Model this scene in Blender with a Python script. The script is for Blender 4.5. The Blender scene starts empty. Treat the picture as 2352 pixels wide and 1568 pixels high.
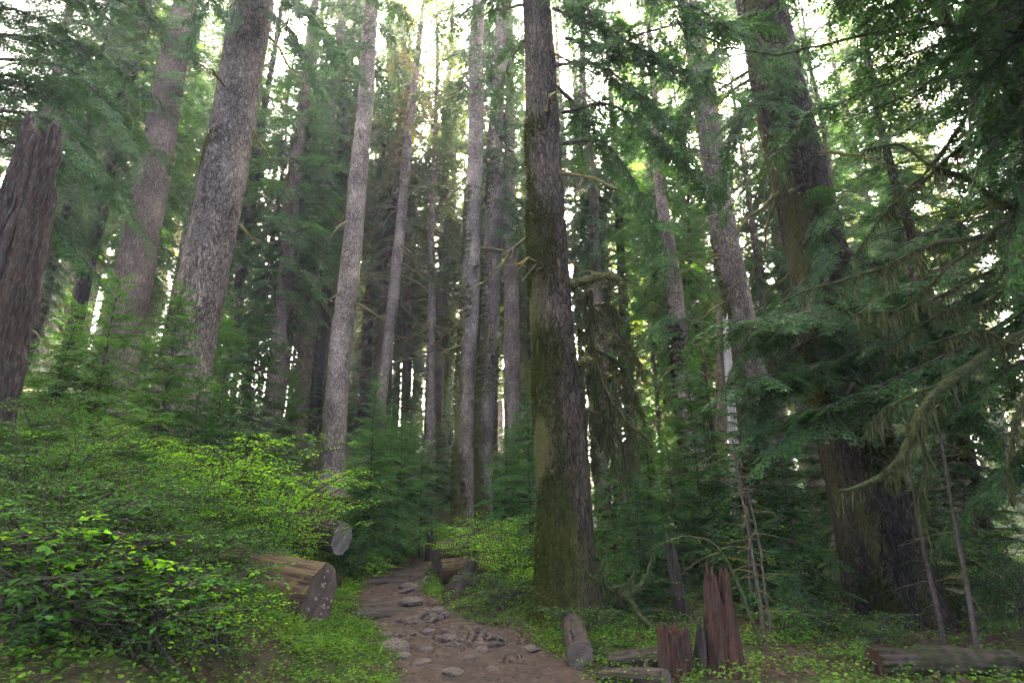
import bpy, math, random
import numpy as np
from mathutils import Vector, Matrix, Quaternion

SC = bpy.context.scene
COL = SC.collection
R = math.radians
random.seed(7)

# ------------------------------------------------------------------ camera, sky, sun, exposure
PITCH, EYE, FPX = R(17.4), 1.55, 1306.7          # FPX: focal length in pixels of a 2352 px wide frame
cam_d = bpy.data.cameras.new('camera'); cam_d.lens = 20; cam_d.sensor_width = 36
cam_d.clip_start = .05; cam_d.clip_end = 2000
cam = bpy.data.objects.new('camera', cam_d); COL.objects.link(cam)
cam.location = (0, 0, EYE); cam.rotation_euler = (R(90) + PITCH, 0, 0)
SC.camera = cam

SUN_EL, SUN_AZ = R(31), R(-6)                    # straight ahead, behind the trees
world = bpy.data.worlds.new('World'); SC.world = world; world.use_nodes = True
wn = world.node_tree.nodes; wl = world.node_tree.links
sky = wn.new('ShaderNodeTexSky'); sky.sky_type = 'NISHITA'; sky.sun_disc = False
sky.sun_elevation = SUN_EL; sky.sun_rotation = SUN_AZ; sky.altitude = 500
sky.air_density = .15; sky.dust_density = 7; sky.ozone_density = 0
wn['Background'].inputs['Strength'].default_value = .15
wl.new(sky.outputs[0], wn['Background'].inputs['Color'])

sun_d = bpy.data.lights.new('sun', 'SUN'); sun_d.energy = 5.0; sun_d.angle = R(.5); sun_d.color = (1, .80, .53)
sun = bpy.data.objects.new('sun', sun_d); COL.objects.link(sun)
sv = Vector((math.sin(SUN_AZ) * math.cos(SUN_EL), math.cos(SUN_AZ) * math.cos(SUN_EL), math.sin(SUN_EL)))
sun.rotation_euler = sv.to_track_quat('Z', 'Y').to_euler(); sun.location = sv * 60

SC.view_settings.view_transform = 'Standard'; SC.view_settings.look = 'None'
SC.view_settings.exposure = 5.75; SC.view_settings.gamma = 1
SC.render.engine = 'CYCLES'
cy = SC.cycles
cy.max_bounces = 6; cy.diffuse_bounces = 2; cy.glossy_bounces = 2; cy.transmission_bounces = 5
cy.transparent_max_bounces = 4; cy.volume_bounces = 0
cy.use_denoising = True; cy.denoiser = 'OPENIMAGEDENOISE'; cy.denoising_prefilter = 'NONE'
cy.sample_clamp_indirect = 6; cy.caustics_reflective = False; cy.caustics_refractive = False
cy.use_adaptive_sampling = True; cy.adaptive_threshold = .02

CP, SP = math.cos(PITCH), math.sin(PITCH)
def ray(px, py):
    x = (px - 1176) / FPX; y = (784 - py) / FPX
    return x, CP - y * SP, SP + y * CP
def at(px, py, Y):                               # a point of the place, seen in that direction, Y metres ahead
    x, dy, dz = ray(px, py); t = Y / dy
    return Vector((x * t, Y, EYE + dz * t))
def rad(w, px, py, Y):                           # half width in metres of something w pixels wide there
    return .5 * w / FPX * Y / ray(px, py)[1]

# ------------------------------------------------------------------ noise
def _h(i, s):
    v = np.sin(i[..., 0] * 127.1 + i[..., 1] * 311.7 + i[..., 2] * 74.7 + s * 19.19) * 43758.5453
    return v - np.floor(v)
def vnoise(p, s=0):
    p = np.asarray(p, float); i = np.floor(p); f = p - i; u = f * f * (3 - 2 * f)
    o = np.zeros(p.shape[:-1])
    for a in (0, 1):
        for b in (0, 1):
            for c in (0, 1):
                w = (u[..., 0] if a else 1 - u[..., 0]) * (u[..., 1] if b else 1 - u[..., 1]) * (u[..., 2] if c else 1 - u[..., 2])
                o += w * _h(i + np.array((a, b, c)), s)
    return o
def fbm(p, s=0, oc=3):
    o = 0; a = .5; q = np.asarray(p, float)
    for k in range(oc):
        o = o + a * vnoise(q, s + k); q = q * 2.03; a *= .5
    return o / (1 - .5 ** oc)
def ss(a, b, x):
    t = np.clip((x - a) / (b - a), 0, 1); return t * t * (3 - 2 * t)

# ------------------------------------------------------------------ ground shape
PY = np.array([-8, 0, 3, 5, 6.5, 8.9, 10.3, 11.5, 13.5, 17, 20, 26, 34.])
PX = np.array([.9, .6, .35, .05, -.2, -.95, -1.85, -2.25, -2.55, -2.45, -1.7, .8, 3.])
PW = np.array([1.1, 1.1, 1.1, 1.05, 1.0, 1.0, .72, .68, .66, .55, .5, .4, .3])
def path_x(y): return np.interp(y, PY, PX)
def path_w(y): return np.interp(y, PY, PW)
PZY = np.array([-20, 8.6, 9.9, 10.0, 10.55, 10.65, 12.3, 13.0, 13.1, 13.7, 13.8, 17, 22, 40, 80, 250.])
PZZ = np.array([0, 0, .02, .09, .10, .18, .20, .21, .28, .29, .36, .50, .95, 2.6, 6.5, 26.])
def ground(x, y, fine=True):
    x = np.asarray(x, float); y = np.asarray(y, float)
    z = np.interp(y, PZY, PZZ)
    dl = np.maximum(0, path_x(y) - path_w(y) - x - .35)
    dl = np.maximum(0, dl - .3 * (1 - ss(5, 8, y)))
    z = z + np.where(dl < 6, .5 * dl, 3 + .22 * (dl - 6)) * ss(0, 1.2, dl) * ss(-4, 8, y)
    dr = np.maximum(0, x - path_x(y) - path_w(y) - .2)
    z = z + .10 * ss(0, .8, dr) * ss(2, 6, y) - .015 * np.minimum(dr, 12)
    if fine:
        pm = 1 - ss(.9, 1.5, np.abs(x - path_x(y)) / path_w(y))
        p = np.stack([x, y, x * 0], -1)
        z = z + (fbm(p * .7, 3) - .5) * .35 * (1 - pm) + (fbm(p * 3.1, 5) - .5) * (.10 * (1 - pm) + .05 * pm)
    return z
def gz(x, y): return float(ground(np.array([x]), np.array([y]))[0])

# ------------------------------------------------------------------ mesh builder
class MB:
    def __init__(s): s.V = []; s.F3 = []; s.F4 = []; s.n = 0
    def add(s, V, F, mat=0, rnd=None, smooth=False):
        V = np.asarray(V, float).reshape(-1, 3); F = np.asarray(F, int)
        if len(F) == 0: return
        r = np.random.RandomState(len(V) + s.n).rand(len(F)) if rnd is None else np.broadcast_to(rnd, (len(F),))
        (s.F3 if F.shape[1] == 3 else s.F4).append((F + s.n, np.full(len(F), mat), r, np.full(len(F), smooth)))
        s.V.append(V); s.n += len(V)
    def mesh(s, name, mats):
        V = np.concatenate(s.V); me = bpy.data.meshes.new(name)
        idx = []; st = []; mt = []; rn = []; sm = []; o = 0
        for L, k in ((s.F3, 3), (s.F4, 4)):
            for F, m, r, q in L:
                idx.append(F.ravel()); st.append(o + k * np.arange(len(F))); o += k * len(F)
                mt.append(m); rn.append(r); sm.append(q)
        idx = np.concatenate(idx); st = np.concatenate(st); mt = np.concatenate(mt)
        me.vertices.add(len(V)); me.vertices.foreach_set('co', V.astype(np.float32).ravel())
        me.loops.add(len(idx)); me.loops.foreach_set('vertex_index', idx.astype(np.int32))
        me.polygons.add(len(st)); me.polygons.foreach_set('loop_start', st.astype(np.int32))
        me.polygons.foreach_set('material_index', mt.astype(np.int32))
        me.polygons.foreach_set('use_smooth', np.concatenate(sm))
        a = me.attributes.new('rnd', 'FLOAT', 'FACE'); a.data.foreach_set('value', np.concatenate(rn).astype(np.float32))
        for m in (mats if isinstance(mats, (list, tuple)) else [mats]): me.materials.append(m)
        me.update(calc_edges=True); me.validate()
        return me
    def build(s, name, mats, parent=None, loc=None):
        o = bpy.data.objects.new(name, s.mesh(name, mats)); COL.objects.link(o)
        if parent: o.parent = parent
        if loc is not None: o.location = loc
        return o

def tag(o, label=None, cat=None, group=None, kind=None):
    if label: o['label'] = label
    if cat: o['category'] = cat
    if group: o['group'] = group
    if kind: o['kind'] = kind
    return o
def thing(name, label, cat, loc=(0, 0, 0), quat=None, group=None):
    o = bpy.data.objects.new(name, None); COL.objects.link(o); o.location = loc; o.empty_display_size = .2
    if quat is not None: o.rotation_mode = 'QUATERNION'; o.rotation_quaternion = quat
    return tag(o, label, cat, group)
def part(name, mesh, parent):
    o = bpy.data.objects.new(name, mesh); COL.objects.link(o); o.parent = parent; return o

def tube(pts, rr, sides=6, cap=True, wob=0, seed=0):
    P = np.asarray(pts, float); n = len(P); rr = np.broadcast_to(np.asarray(rr, float), (n,))
    T = np.gradient(P, axis=0); T /= np.linalg.norm(T, axis=1)[:, None] + 1e-9
    up = np.array((0, 0, 1.)) if abs(T[0, 2]) < .8 else np.array((1., 0, 0))
    a = np.linspace(0, 2 * np.pi, sides, endpoint=False); V = np.zeros((n, sides, 3))
    N = np.cross(T[0], up); N /= np.linalg.norm(N)
    for i in range(n):
        N = N - T[i] * N.dot(T[i]); N /= np.linalg.norm(N) + 1e-9
        B = np.cross(T[i], N)
        V[i] = P[i] + rr[i] * (np.cos(a)[:, None] * N + np.sin(a)[:, None] * B)
    if wob:
        d = (V - P[:, None]); V = P[:, None] + d * (1 + wob * (fbm(V * (1.1 / max(rr.max(), 1e-3)), seed) - .5)[..., None] * 2)
    i = np.arange(n - 1)[:, None] * sides; j = np.arange(sides); k = (j + 1) % sides
    F = np.stack([i + j, i + k, i + sides + k, i + sides + j], -1).reshape(-1, 4)
    V = V.reshape(-1, 3)
    if cap:
        V = np.vstack([V, P[:1], P[-1:]]); c0 = n * sides
        G = np.concatenate([np.stack([j * 0 + c0, k, j, j], -1)[:, :3],
                            np.stack([j * 0 + c0 + 1, j + (n - 1) * sides, k + (n - 1) * sides], -1)])
        return V, F, G
    return V, F, None
def add_tube(mb, pts, rr, sides=6, mat=0, smooth=True, wob=0, seed=0, rnd=.5):
    V, F, G = tube(pts, rr, sides, True, wob, seed)
    b = mb.n; mb.add(V, F, mat, rnd, smooth)
    if G is not None: mb.F3.append((G + b, np.full(len(G), mat), np.full(len(G), rnd), np.full(len(G), smooth)))
def curve(ctrl, n=24):                           # Catmull-Rom through control points
    C = np.asarray([tuple(c) for c in ctrl], float)
    if len(C) == 2: return C[0] + (C[1] - C[0]) * np.linspace(0, 1, n)[:, None]
    E = np.vstack([2 * C[0] - C[1], C, 2 * C[-1] - C[-2]]); t = np.linspace(0, len(C) - 1 - 1e-6, n)
    i = t.astype(int); f = (t - i)[:, None]; a, b, c, d = E[i], E[i + 1], E[i + 2], E[i + 3]
    return .5 * (2 * b + (c - a) * f + (2 * a - 5 * b + 4 * c - d) * f ** 2 + (3 * b - a - 3 * c + d) * f ** 3)

# ------------------------------------------------------------------ materials
def mat(name):
    m = bpy.data.materials.new(name); m.use_nodes = True; nt = m.node_tree; nt.nodes.clear()
    return m, nt, (lambda t, **k: node(nt, t, **k))
def node(nt, t, **k):
    n = nt.nodes.new('ShaderNode' + t)
    for a, v in k.items():
        if a.startswith('i_'):
            n.inputs[int(a[2:]) if a[2:].isdigit() else a[2:].replace('_', ' ')].default_value = v
        else: setattr(n, a, v)
    return n
def ramp(nt, fac, stops, interp='LINEAR'):
    r = nt.nodes.new('ShaderNodeValToRGB'); r.color_ramp.interpolation = interp
    e = r.color_ramp.elements
    while len(e) < len(stops): e.new(.5)
    for q, (p, c) in zip(e, stops):
        q.position = p; q.color = (*c, 1) if len(c) == 3 else (c[0], c[0], c[0], 1)
    nt.links.new(fac, r.inputs[0]); return r.outputs[0]
def mixc(nt, fac, a, b, mode='MIX'):
    m = nt.nodes.new('ShaderNodeMix'); m.data_type = 'RGBA'; m.blend_type = mode
    for s, v in ((0, fac), (6, a), (7, b)):
        if hasattr(v, 'links') or hasattr(v, 'is_linked'): nt.links.new(v, m.inputs[s])
        elif s == 0: m.inputs[s].default_value = v
        else: m.inputs[s].default_value = (*v, 1)
    return m.outputs[2]
def math_(nt, op, a, b=0., clamp=False):
    m = nt.nodes.new('ShaderNodeMath'); m.operation = op; m.use_clamp = clamp
    for s, v in ((0, a), (1, b)):
        if hasattr(v, 'is_linked'): nt.links.new(v, m.inputs[s])
        else: m.inputs[s].default_value = v
    return m.outputs[0]

def leafmat(name, c0, c1, c2, trans=.4, rough=.5, spec=.3, tc=(1.25, 1.15, .45)):
    m, nt, N = mat(name)
    at_ = N('Attribute', attribute_name='rnd'); geo = N('NewGeometry')
    noi = N('TexNoise'); noi.inputs['Scale'].default_value = .9; noi.inputs['Detail'].default_value = 2
    nt.links.new(geo.outputs['Position'], noi.inputs['Vector'])
    f = math_(nt, 'ADD', math_(nt, 'MULTIPLY', at_.outputs['Fac'], .6), math_(nt, 'MULTIPLY', math_(nt, 'SUBTRACT', noi.outputs[0], .3), 1.0), True)
    c = ramp(nt, f, [(0, c0), (.5, c1), (1, c2)])
    p = N('BsdfPrincipled'); p.inputs['Roughness'].default_value = rough; p.inputs['Specular IOR Level'].default_value = spec
    nt.links.new(c, p.inputs['Base Color'])
    t = N('BsdfTranslucent'); nt.links.new(mixc(nt, 1., c, tc, 'MULTIPLY'), t.inputs['Color'])
    mx = N('MixShader'); mx.inputs[0].default_value = trans
    nt.links.new(p.outputs[0], mx.inputs[1]); nt.links.new(t.outputs[0], mx.inputs[2])
    o = N('OutputMaterial'); nt.links.new(mx.outputs[0], o.inputs[0])
    return m

def barkmat(name, dark, lightc, plate=14., zs=.32, moss=.4, side=(-1, -.2), mosscol=((.03, .036, .010), (.095, .088, .024)), bump=.6, tint=None):
    m, nt, N = mat(name); L = nt.links.new
    tc = N('TexCoord'); mp = N('Mapping'); mp.inputs['Scale'].default_value = (1, 1, zs); L(tc.outputs['Object'], mp.inputs[0])
    wob = N('TexNoise'); wob.inputs['Scale'].default_value = 5; wob.inputs['Detail'].default_value = 3; L(mp.outputs[0], wob.inputs['Vector'])
    add = N('VectorMath', operation='MULTIPLY_ADD'); L(wob.outputs['Color'], add.inputs[0]); add.inputs[1].default_value = (.26, .26, .26); L(mp.outputs[0], add.inputs[2])
    vo = N('TexVoronoi', feature='DISTANCE_TO_EDGE'); vo.inputs['Scale'].default_value = plate; vo.inputs['Randomness'].default_value = 1; L(add.outputs[0], vo.inputs['Vector'])
    fine = N('TexNoise'); fine.inputs['Scale'].default_value = plate * 2.6; fine.inputs['Detail'].default_value = 4; L(add.outputs[0], fine.inputs['Vector'])
    big = N('TexNoise'); big.inputs['Scale'].default_value = 1.1; big.inputs['Detail'].default_value = 4; L(tc.outputs['Object'], big.inputs['Vector'])
    hgt = math_(nt, 'ADD', math_(nt, 'MULTIPLY', fine.outputs[0], .75), math_(nt, 'SUBTRACT', math_(nt, 'MINIMUM', math_(nt, 'MULTIPLY', vo.outputs['Distance'], 1.6), .3), .32))
    f = math_(nt, 'ADD', hgt, math_(nt, 'MULTIPLY', math_(nt, 'SUBTRACT', big.outputs[0], .5), .45))
    c = ramp(nt, f, [(.02, tuple(.45 * v for v in dark)), (.2, tuple(.5 * (a + b) for a, b in zip(dark, lightc))), (.42, tuple(1.1 * v for v in lightc)), (.75, tuple(min(1, 1.7 * v) for v in lightc))])  # furrow shade put into the colour: cracks darker, ridges lighter
    v2 = N('TexVoronoi', feature='F1'); v2.inputs['Scale'].default_value = plate; L(add.outputs[0], v2.inputs['Vector']); sc_ = N('SeparateColor'); L(v2.outputs['Color'], sc_.inputs[0])
    c = mixc(nt, 1., c, ramp(nt, math_(nt, 'ADD', math_(nt, 'MULTIPLY', sc_.outputs[0], .5), math_(nt, 'MULTIPLY', math_(nt, 'SUBTRACT', big.outputs[0], .25), 1.0)), [(.1, (.5, .48, .46)), (.55, (1, 1, 1)), (.95, (1.65, 1.6, 1.5))]), 'MULTIPLY')
    if tint: c = mixc(nt, ramp(nt, big.outputs[0], [(.56, (0,)), (.70, (1,))]), c, tint)
    # moss grows in patches, more of it on one side and low down
    sx = N('SeparateXYZ'); L(tc.outputs['Normal'], sx.inputs[0])
    px = N('SeparateXYZ'); L(tc.outputs['Object'], px.inputs[0])
    sd = math_(nt, 'ADD', math_(nt, 'MULTIPLY', sx.outputs[0], side[0]), math_(nt, 'MULTIPLY', sx.outputs[1], side[1]))
    mn = N('TexNoise'); mn.inputs['Scale'].default_value = 2.2; mn.inputs['Detail'].default_value = 6; mn.inputs['Roughness'].default_value = .65
    L(mp.outputs[0], mn.inputs['Vector'])
    mfac = math_(nt, 'ADD', math_(nt, 'ADD', mn.outputs[0], math_(nt, 'MULTIPLY', sd, .20)), math_(nt, 'MULTIPLY', math_(nt, 'SUBTRACT', fine.outputs[0], .5), .6))
    mfac = math_(nt, 'ADD', mfac, math_(nt, 'MULTIPLY', math_(nt, 'SUBTRACT', 1.2, px.outputs[2]), .035 if moss > .3 else .0))
    mk = ramp(nt, math_(nt, 'ADD', mfac, moss - .46), [(.48, (0,)), (.58, (1,))])
    mc = mixc(nt, fine.outputs[0], mosscol[0], mosscol[1])
    c = mixc(nt, mk, c, mc)
    p = N('BsdfPrincipled'); p.inputs['Roughness'].default_value = .9; p.inputs['Specular IOR Level'].default_value = .15; L(c, p.inputs['Base Color'])
    bp = N('Bump'); bp.inputs['Strength'].default_value = bump; bp.inputs['Distance'].default_value = .05
    L(math_(nt, 'ADD', hgt, math_(nt, 'MULTIPLY', mk, .25)), bp.inputs['Height']); L(bp.outputs[0], p.inputs['Normal'])
    o = N('OutputMaterial'); L(p.outputs[0], o.inputs[0])
    return m

def plainmat(name, c0, c1, scale=6., rough=.9, stretch=(1, 1, 1), bump=.4, c2=None, detail=5, coord='Object', thr=(.35, .65)):
    m, nt, N = mat(name); L = nt.links.new
    tc = N('TexCoord'); mp = N('Mapping'); mp.inputs['Scale'].default_value = stretch; L(tc.outputs[coord], mp.inputs[0])
    n = N('TexNoise'); n.inputs['Scale'].default_value = scale; n.inputs['Detail'].default_value = detail; n.inputs['Roughness'].default_value = .6; L(mp.outputs[0], n.inputs['Vector'])
    c = ramp(nt, n.outputs[0], [(thr[0], c0), (thr[1], c1)])
    if c2:
        n2 = N('TexNoise'); n2.inputs['Scale'].default_value = scale * .35; n2.inputs['Detail'].default_value = 4; L(tc.outputs[coord], n2.inputs['Vector'])
        c = mixc(nt, ramp(nt, n2.outputs[0], [(.5, (0,)), (.6, (1,))]), c, c2)
    p = N('BsdfPrincipled'); p.inputs['Roughness'].default_value = rough; p.inputs['Specular IOR Level'].default_value = .2; L(c, p.inputs['Base Color'])
    bp = N('Bump'); bp.inputs['Strength'].default_value = bump; bp.inputs['Distance'].default_value = .03; L(n.outputs[0], bp.inputs['Height']); L(bp.outputs[0], p.inputs['Normal'])
    o = N('OutputMaterial'); L(p.outputs[0], o.inputs[0])
    return m

def ringmat(name, c0, c1):                       # sawn end grain, rings round the local x axis
    m, nt, N = mat(name); L = nt.links.new
    tc = N('TexCoord'); sx = N('SeparateXYZ'); L(tc.outputs['Object'], sx.inputs[0])
    n = N('TexNoise'); n.inputs['Scale'].default_value = 5; n.inputs['Detail'].default_value = 6; L(tc.outputs['Object'], n.inputs['Vector'])
    d = math_(nt, 'SQRT', math_(nt, 'ADD', math_(nt, 'POWER', sx.outputs[1], 2.), math_(nt, 'POWER', sx.outputs[2], 2.)))
    d = math_(nt, 'ADD', d, math_(nt, 'MULTIPLY', n.outputs[0], .08))
    w = math_(nt, 'SINE', math_(nt, 'MULTIPLY', d, 210.))
    a = math_(nt, 'ARCTAN2', sx.outputs[1], sx.outputs[2])
    n2 = N('TexNoise'); n2.inputs['Scale'].default_value = 2.2; n2.inputs['Detail'].default_value = 5
    cb = N('CombineXYZ'); L(math_(nt, 'MULTIPLY', a, 5.), cb.inputs[0]); L(d, cb.inputs[1]); L(cb.outputs[0], n2.inputs['Vector'])
    f = math_(nt, 'ADD', math_(nt, 'ADD', math_(nt, 'MULTIPLY', w, .07), math_(nt, 'MULTIPLY', n2.outputs[0], .28)), math_(nt, 'MULTIPLY', n.outputs[0], .75))
    c = ramp(nt, f, [(.3, c0), (.75, c1)])
    p = N('BsdfPrincipled'); p.inputs['Roughness'].default_value = .85; p.inputs['Specular IOR Level'].default_value = .2; L(c, p.inputs['Base Color'])
    bp = N('Bump'); bp.inputs['Strength'].default_value = .5; bp.inputs['Distance'].default_value = .02; L(f, bp.inputs['Height']); L(bp.outputs[0], p.inputs['Normal'])
    o = N('OutputMaterial'); L(p.outputs[0], o.inputs[0])
    return m

M = {}
M['needle'] = leafmat('hemlock_needles', (.010, .040, .011), (.028, .095, .022), (.07, .17, .028), .4)
M['needle_blue'] = leafmat('young_hemlock_needles', (.026, .09, .03), (.06, .175, .045), (.12, .25, .05), .48)
M['needle_bright'] = leafmat('fresh_hemlock_needles', (.03, .09, .016), (.065, .18, .025), (.12, .27, .03), .48)
M['needle_far'] = leafmat('sunlit_distant_needles', (.045, .085, .025), (.085, .145, .035), (.17, .21, .045), .55)  # yellower, lighter needles: sunlight on the far trees put into the colour
M['leaf_lime'] = leafmat('huckleberry_leaf', (.10, .30, .006), (.21, .52, .008), (.40, .68, .015), .52, .6, .2)
M['leaf_green'] = leafmat('shrub_leaf', (.022, .08, .010), (.05, .165, .014), (.11, .28, .018), .42, .6, .2)
M['leaf_cover'] = leafmat('ground_leaf', (.03, .09, .009), (.075, .18, .013), (.17, .30, .03), .4, .65, .15)
M['needle_gold'] = leafmat('sunlit_mossy_needles', (.06, .07, .02), (.14, .13, .03), (.30, .24, .06), .55)  # golden moss tone, with the warm backlight put into the colour
M['moss_tuft'] = leafmat('trunk_moss', (.022, .036, .008), (.05, .065, .012), (.13, .12, .028), .25, .9, .05)
M['needle_olive'] = leafmat('lichen_choked_needles', (.025, .03, .012), (.055, .06, .025), (.11, .11, .05), .35, .8, .1)
M['fern'] = leafmat('fern_frond', (.02, .065, .02), (.04, .11, .03), (.07, .16, .04), .35)
M['twig'] = plainmat('twig_bark', (.03, .024, .018), (.075, .06, .045), 20)
M['deadtwig'] = plainmat('mossy_twig', (.06, .05, .03), (.16, .13, .05), 14, c2=(.14, .12, .025))
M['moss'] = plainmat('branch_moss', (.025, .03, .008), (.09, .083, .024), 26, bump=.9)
M['moss_dark'] = plainmat('shaded_branch_moss', (.015, .022, .006), (.052, .060, .017), 26, bump=.9)  # darker copy of the branch moss, with shade put into its colour
M['lichen'] = leafmat('hanging_lichen', (.035, .046, .019), (.072, .082, .036), (.13, .14, .072), .35, .8, .1)
M['drape'] = leafmat('moss_drape', (.017, .024, .007), (.042, .05, .016), (.08, .088, .03), .3, .9, .05)
M['bark_grey'] = barkmat('grey_scaly_bark', (.075, .06, .05), (.215, .172, .135), 15, .42, .34)
M['bark_big'] = barkmat('coarse_plated_bark', (.036, .029, .024), (.140, .114, .09), 15, .36, .36, bump=.9)
M['bark_main'] = barkmat('furrowed_mossy_bark', (.022, .017, .013), (.085, .064, .046), 20, .24, .46, (-1, -.5), bump=1.)
M['bark_moss'] = barkmat('moss_sheathed_bark', (.06, .048, .036), (.17, .14, .115), 19, .4, .54, (-1.2, -.2))
M['bark_brown'] = barkmat('warm_brown_bark', (.06, .044, .036), (.14, .106, .08), 20, .3, .36)
M['bark_pink'] = barkmat('pale_pinkish_bark', (.10, .075, .066), (.245, .188, .15), 18, .5, .38)
M['bark_dark'] = barkmat('dark_furrowed_bark', (.011, .0085, .007), (.046, .036, .029), 19, .24, .28, (-1, -.4), bump=1.)
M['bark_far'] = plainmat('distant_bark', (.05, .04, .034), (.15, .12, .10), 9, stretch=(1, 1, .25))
M['snag'] = plainmat('weathered_snag_wood', (.008, .006, .005), (.10, .085, .072), 34, stretch=(1, 1, .2), bump=1., c2=(.04, .022, .016), thr=(.4, .72))
M['white_wood'] = plainmat('bleached_wood', (.17, .155, .14), (.40, .37, .335), 9, stretch=(1, 1, .08), c2=(.24, .21, .18))
M['red_wood'] = plainmat('rotten_red_wood', (.008, .005, .0035), (.08, .036, .019), 38, stretch=(1, 1, .07), bump=1., c2=(.045, .03, .022))
M['dark_wood'] = plainmat('dark_rotten_wood', (.010, .008, .006), (.05, .038, .029), 14, stretch=(1, 1, .15), bump=1.)
M['log'] = plainmat('peeled_log', (.014, .009, .006), (.115, .073, .044), 20, stretch=(.06, 1, 1), bump=1., c2=(.09, .075, .02))
M['log_grey'] = plainmat('old_log_bark', (.011, .009, .007), (.08, .06, .045), 22, stretch=(.3, 1, 1), bump=1., c2=(.045, .04, .022))
M['log_moss'] = plainmat('mossy_log', (.008, .009, .003), (.036, .04, .011), 22, stretch=(.25, 1, 1), bump=1., c2=(.05, .035, .025))
M['cut'] = ringmat('dark_sawn_end', (.035, .026, .02), (.14, .108, .083))
M['cut_grey'] = ringmat('grey_sawn_end', (.08, .07, .062), (.28, .25, .225))
M['step'] = plainmat('worn_timber', (.012, .010, .008), (.085, .067, .05), 16, stretch=(.1, 1, 1), bump=.7)
M['root'] = plainmat('worn_root', (.026, .020, .016), (.115, .09, .07), 14, bump=.7)
M['rock'] = plainmat('trail_stone', (.05, .040, .031), (.145, .116, .09), 5, bump=.8, rough=.8)

# ------------------------------------------------------------------ conifer sprays (templates made of twig blades)
def blades(P, D, Ln, W, rng, tilt=.35):
    """a narrow pointed blade at each P along each D"""
    n = len(P); up = np.tile((0, 0, 1.), (n, 1)) + rng.normal(0, tilt, (n, 3))
    S = np.cross(D, up); S /= np.linalg.norm(S, axis=1)[:, None] + 1e-9
    Ln = np.asarray(Ln)[:, None]; W = np.asarray(W)[:, None]
    m = P + D * Ln * .42; sag = np.zeros_like(P); sag[:, 2] = -.12 * Ln[:, 0]
    V = np.stack([P, m + S * W, P + D * Ln + sag, m - S * W], 1).reshape(-1, 3)
    return V, np.arange(4 * n).reshape(-1, 4)
def spray(L, sp, sl, bl, bw, bsp, droop, seed, wood=.008):
    rng = np.random.RandomState(seed); mb = dict(w=[], l=[])
    t = np.linspace(0, 1, 9); ph = rng.rand() * 6
    ax = np.stack([L * t, .05 * L * np.sin(3 * t + ph) * t, -droop * L * t ** 2 + .06 * L * np.sin(2.4 * t)], -1)
    def A(u): return np.stack([np.interp(u, t, ax[:, k]) for k in range(3)], -1)
    mb['w'].append(tube(ax, np.linspace(wood * (1 + L), wood * .35, 9), 4, False)[:2])
    PL, DL, LL = [], [], []
    u = .05
    while u < .99:
        for s in (-1, 1):
            if rng.rand() < .12: continue
            uu = min(.995, u + rng.uniform(-.3, .3) * sp / L)
            ln = sl * (min(1, uu * 3.2 + .3)) * (1 - uu) ** .55 * rng.uniform(.6, 1.2) + bl * .6
            a = R(rng.uniform(45, 68)); p0 = A(uu)
            d = np.array((math.cos(a), s * math.sin(a), rng.uniform(-.22, .12)))
            q = np.arange(0.1 * ln, ln, bsp); 
            if len(q) == 0: q = np.array([ln * .5])
            base = p0 + d * q[:, None]; base[:, 2] -= .30 * q ** 2 / max(ln, .2)
            if ln > .25: mb['w'].append(tube(np.array([p0, p0 + d * ln * .5 - (0, 0, .075 * ln), p0 + d * ln - (0, 0, .30 * ln * ln / max(ln, .2))]), np.array([.35, .25, .12]) * wood, 3, False)[:2])
            for sg in (-1, 1):
                b = R(52) * sg; ca, sa = math.cos(b), math.sin(b)
                dd = np.tile((d[0] * ca - d[1] * sa, d[0] * sa + d[1] * ca, d[2] - .15), (len(q), 1)) + rng.normal(0, .16, (len(q), 3))
                dd /= np.linalg.norm(dd, axis=1)[:, None]
                PL.append(base); DL.append(dd); LL.append(bl * (1.15 - .65 * q / ln) * rng.uniform(.7, 1.25, len(q)))
            PL.append(base[-1:]); DL.append((d / np.linalg.norm(d))[None]); LL.append(np.array([bl]))
        u += sp / L
    P = np.concatenate(PL); D = np.concatenate(DL); LL = np.concatenate(LL)
    V, F = blades(P, D, LL, bw * LL / bl, rng)
    mb['l'] = (V, F, rng.rand(len(F)))
    wv, wf, o = [], [], 0
    for v, f in mb['w']: wv.append(v); wf.append(f + o); o += len(v)
    mb['w'] = (np.concatenate(wv), np.concatenate(wf)); mb['L'] = L
    return mb
SPR = {
    'near': [spray(l, .05, s, .062, .0115, .024, d, i) for i, (l, s, d) in enumerate(((.6, .22, .12), (.6, .2, .3), (1.1, .34, .15), (1.1, .3, .35), (1.7, .45, .25)))],
    'mid': [spray(l, .085, s, .10, .020, .045, d, 20 + i) for i, (l, s, d) in enumerate(((.8, .3, .15), (1.5, .42, .2), (1.5, .4, .4), (2.4, .6, .25), (2.4, .55, .45), (3.4, .75, .4)))],
    'far': [spray(l, .20, s, .22, .05, .11, d, 40 + i) for i, (l, s, d) in enumerate(((1.2, .45, .25), (2.3, .65, .25), (2.3, .6, .45), (3.6, .9, .45)))],
}
def inst(mb, T, m3, pos, s=1., wood=1, leaf=0, seed=0, keep=1., shift=0.):
    m3 = np.asarray(m3)
    V, F = T['w']; mb.add(V * s @ m3.T + pos, F, wood, .5, True)
    V, F, r = T['l']
    if keep < 1:
        k = np.random.RandomState(seed).rand(len(F)) < keep; V = V.reshape(-1, 4, 3)[k].reshape(-1, 3); r = r[k]; F = np.arange(len(V)).reshape(-1, 4)
    mb.add(V * s @ m3.T + pos, F, leaf, np.clip(r + shift, 0, 1))
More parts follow.
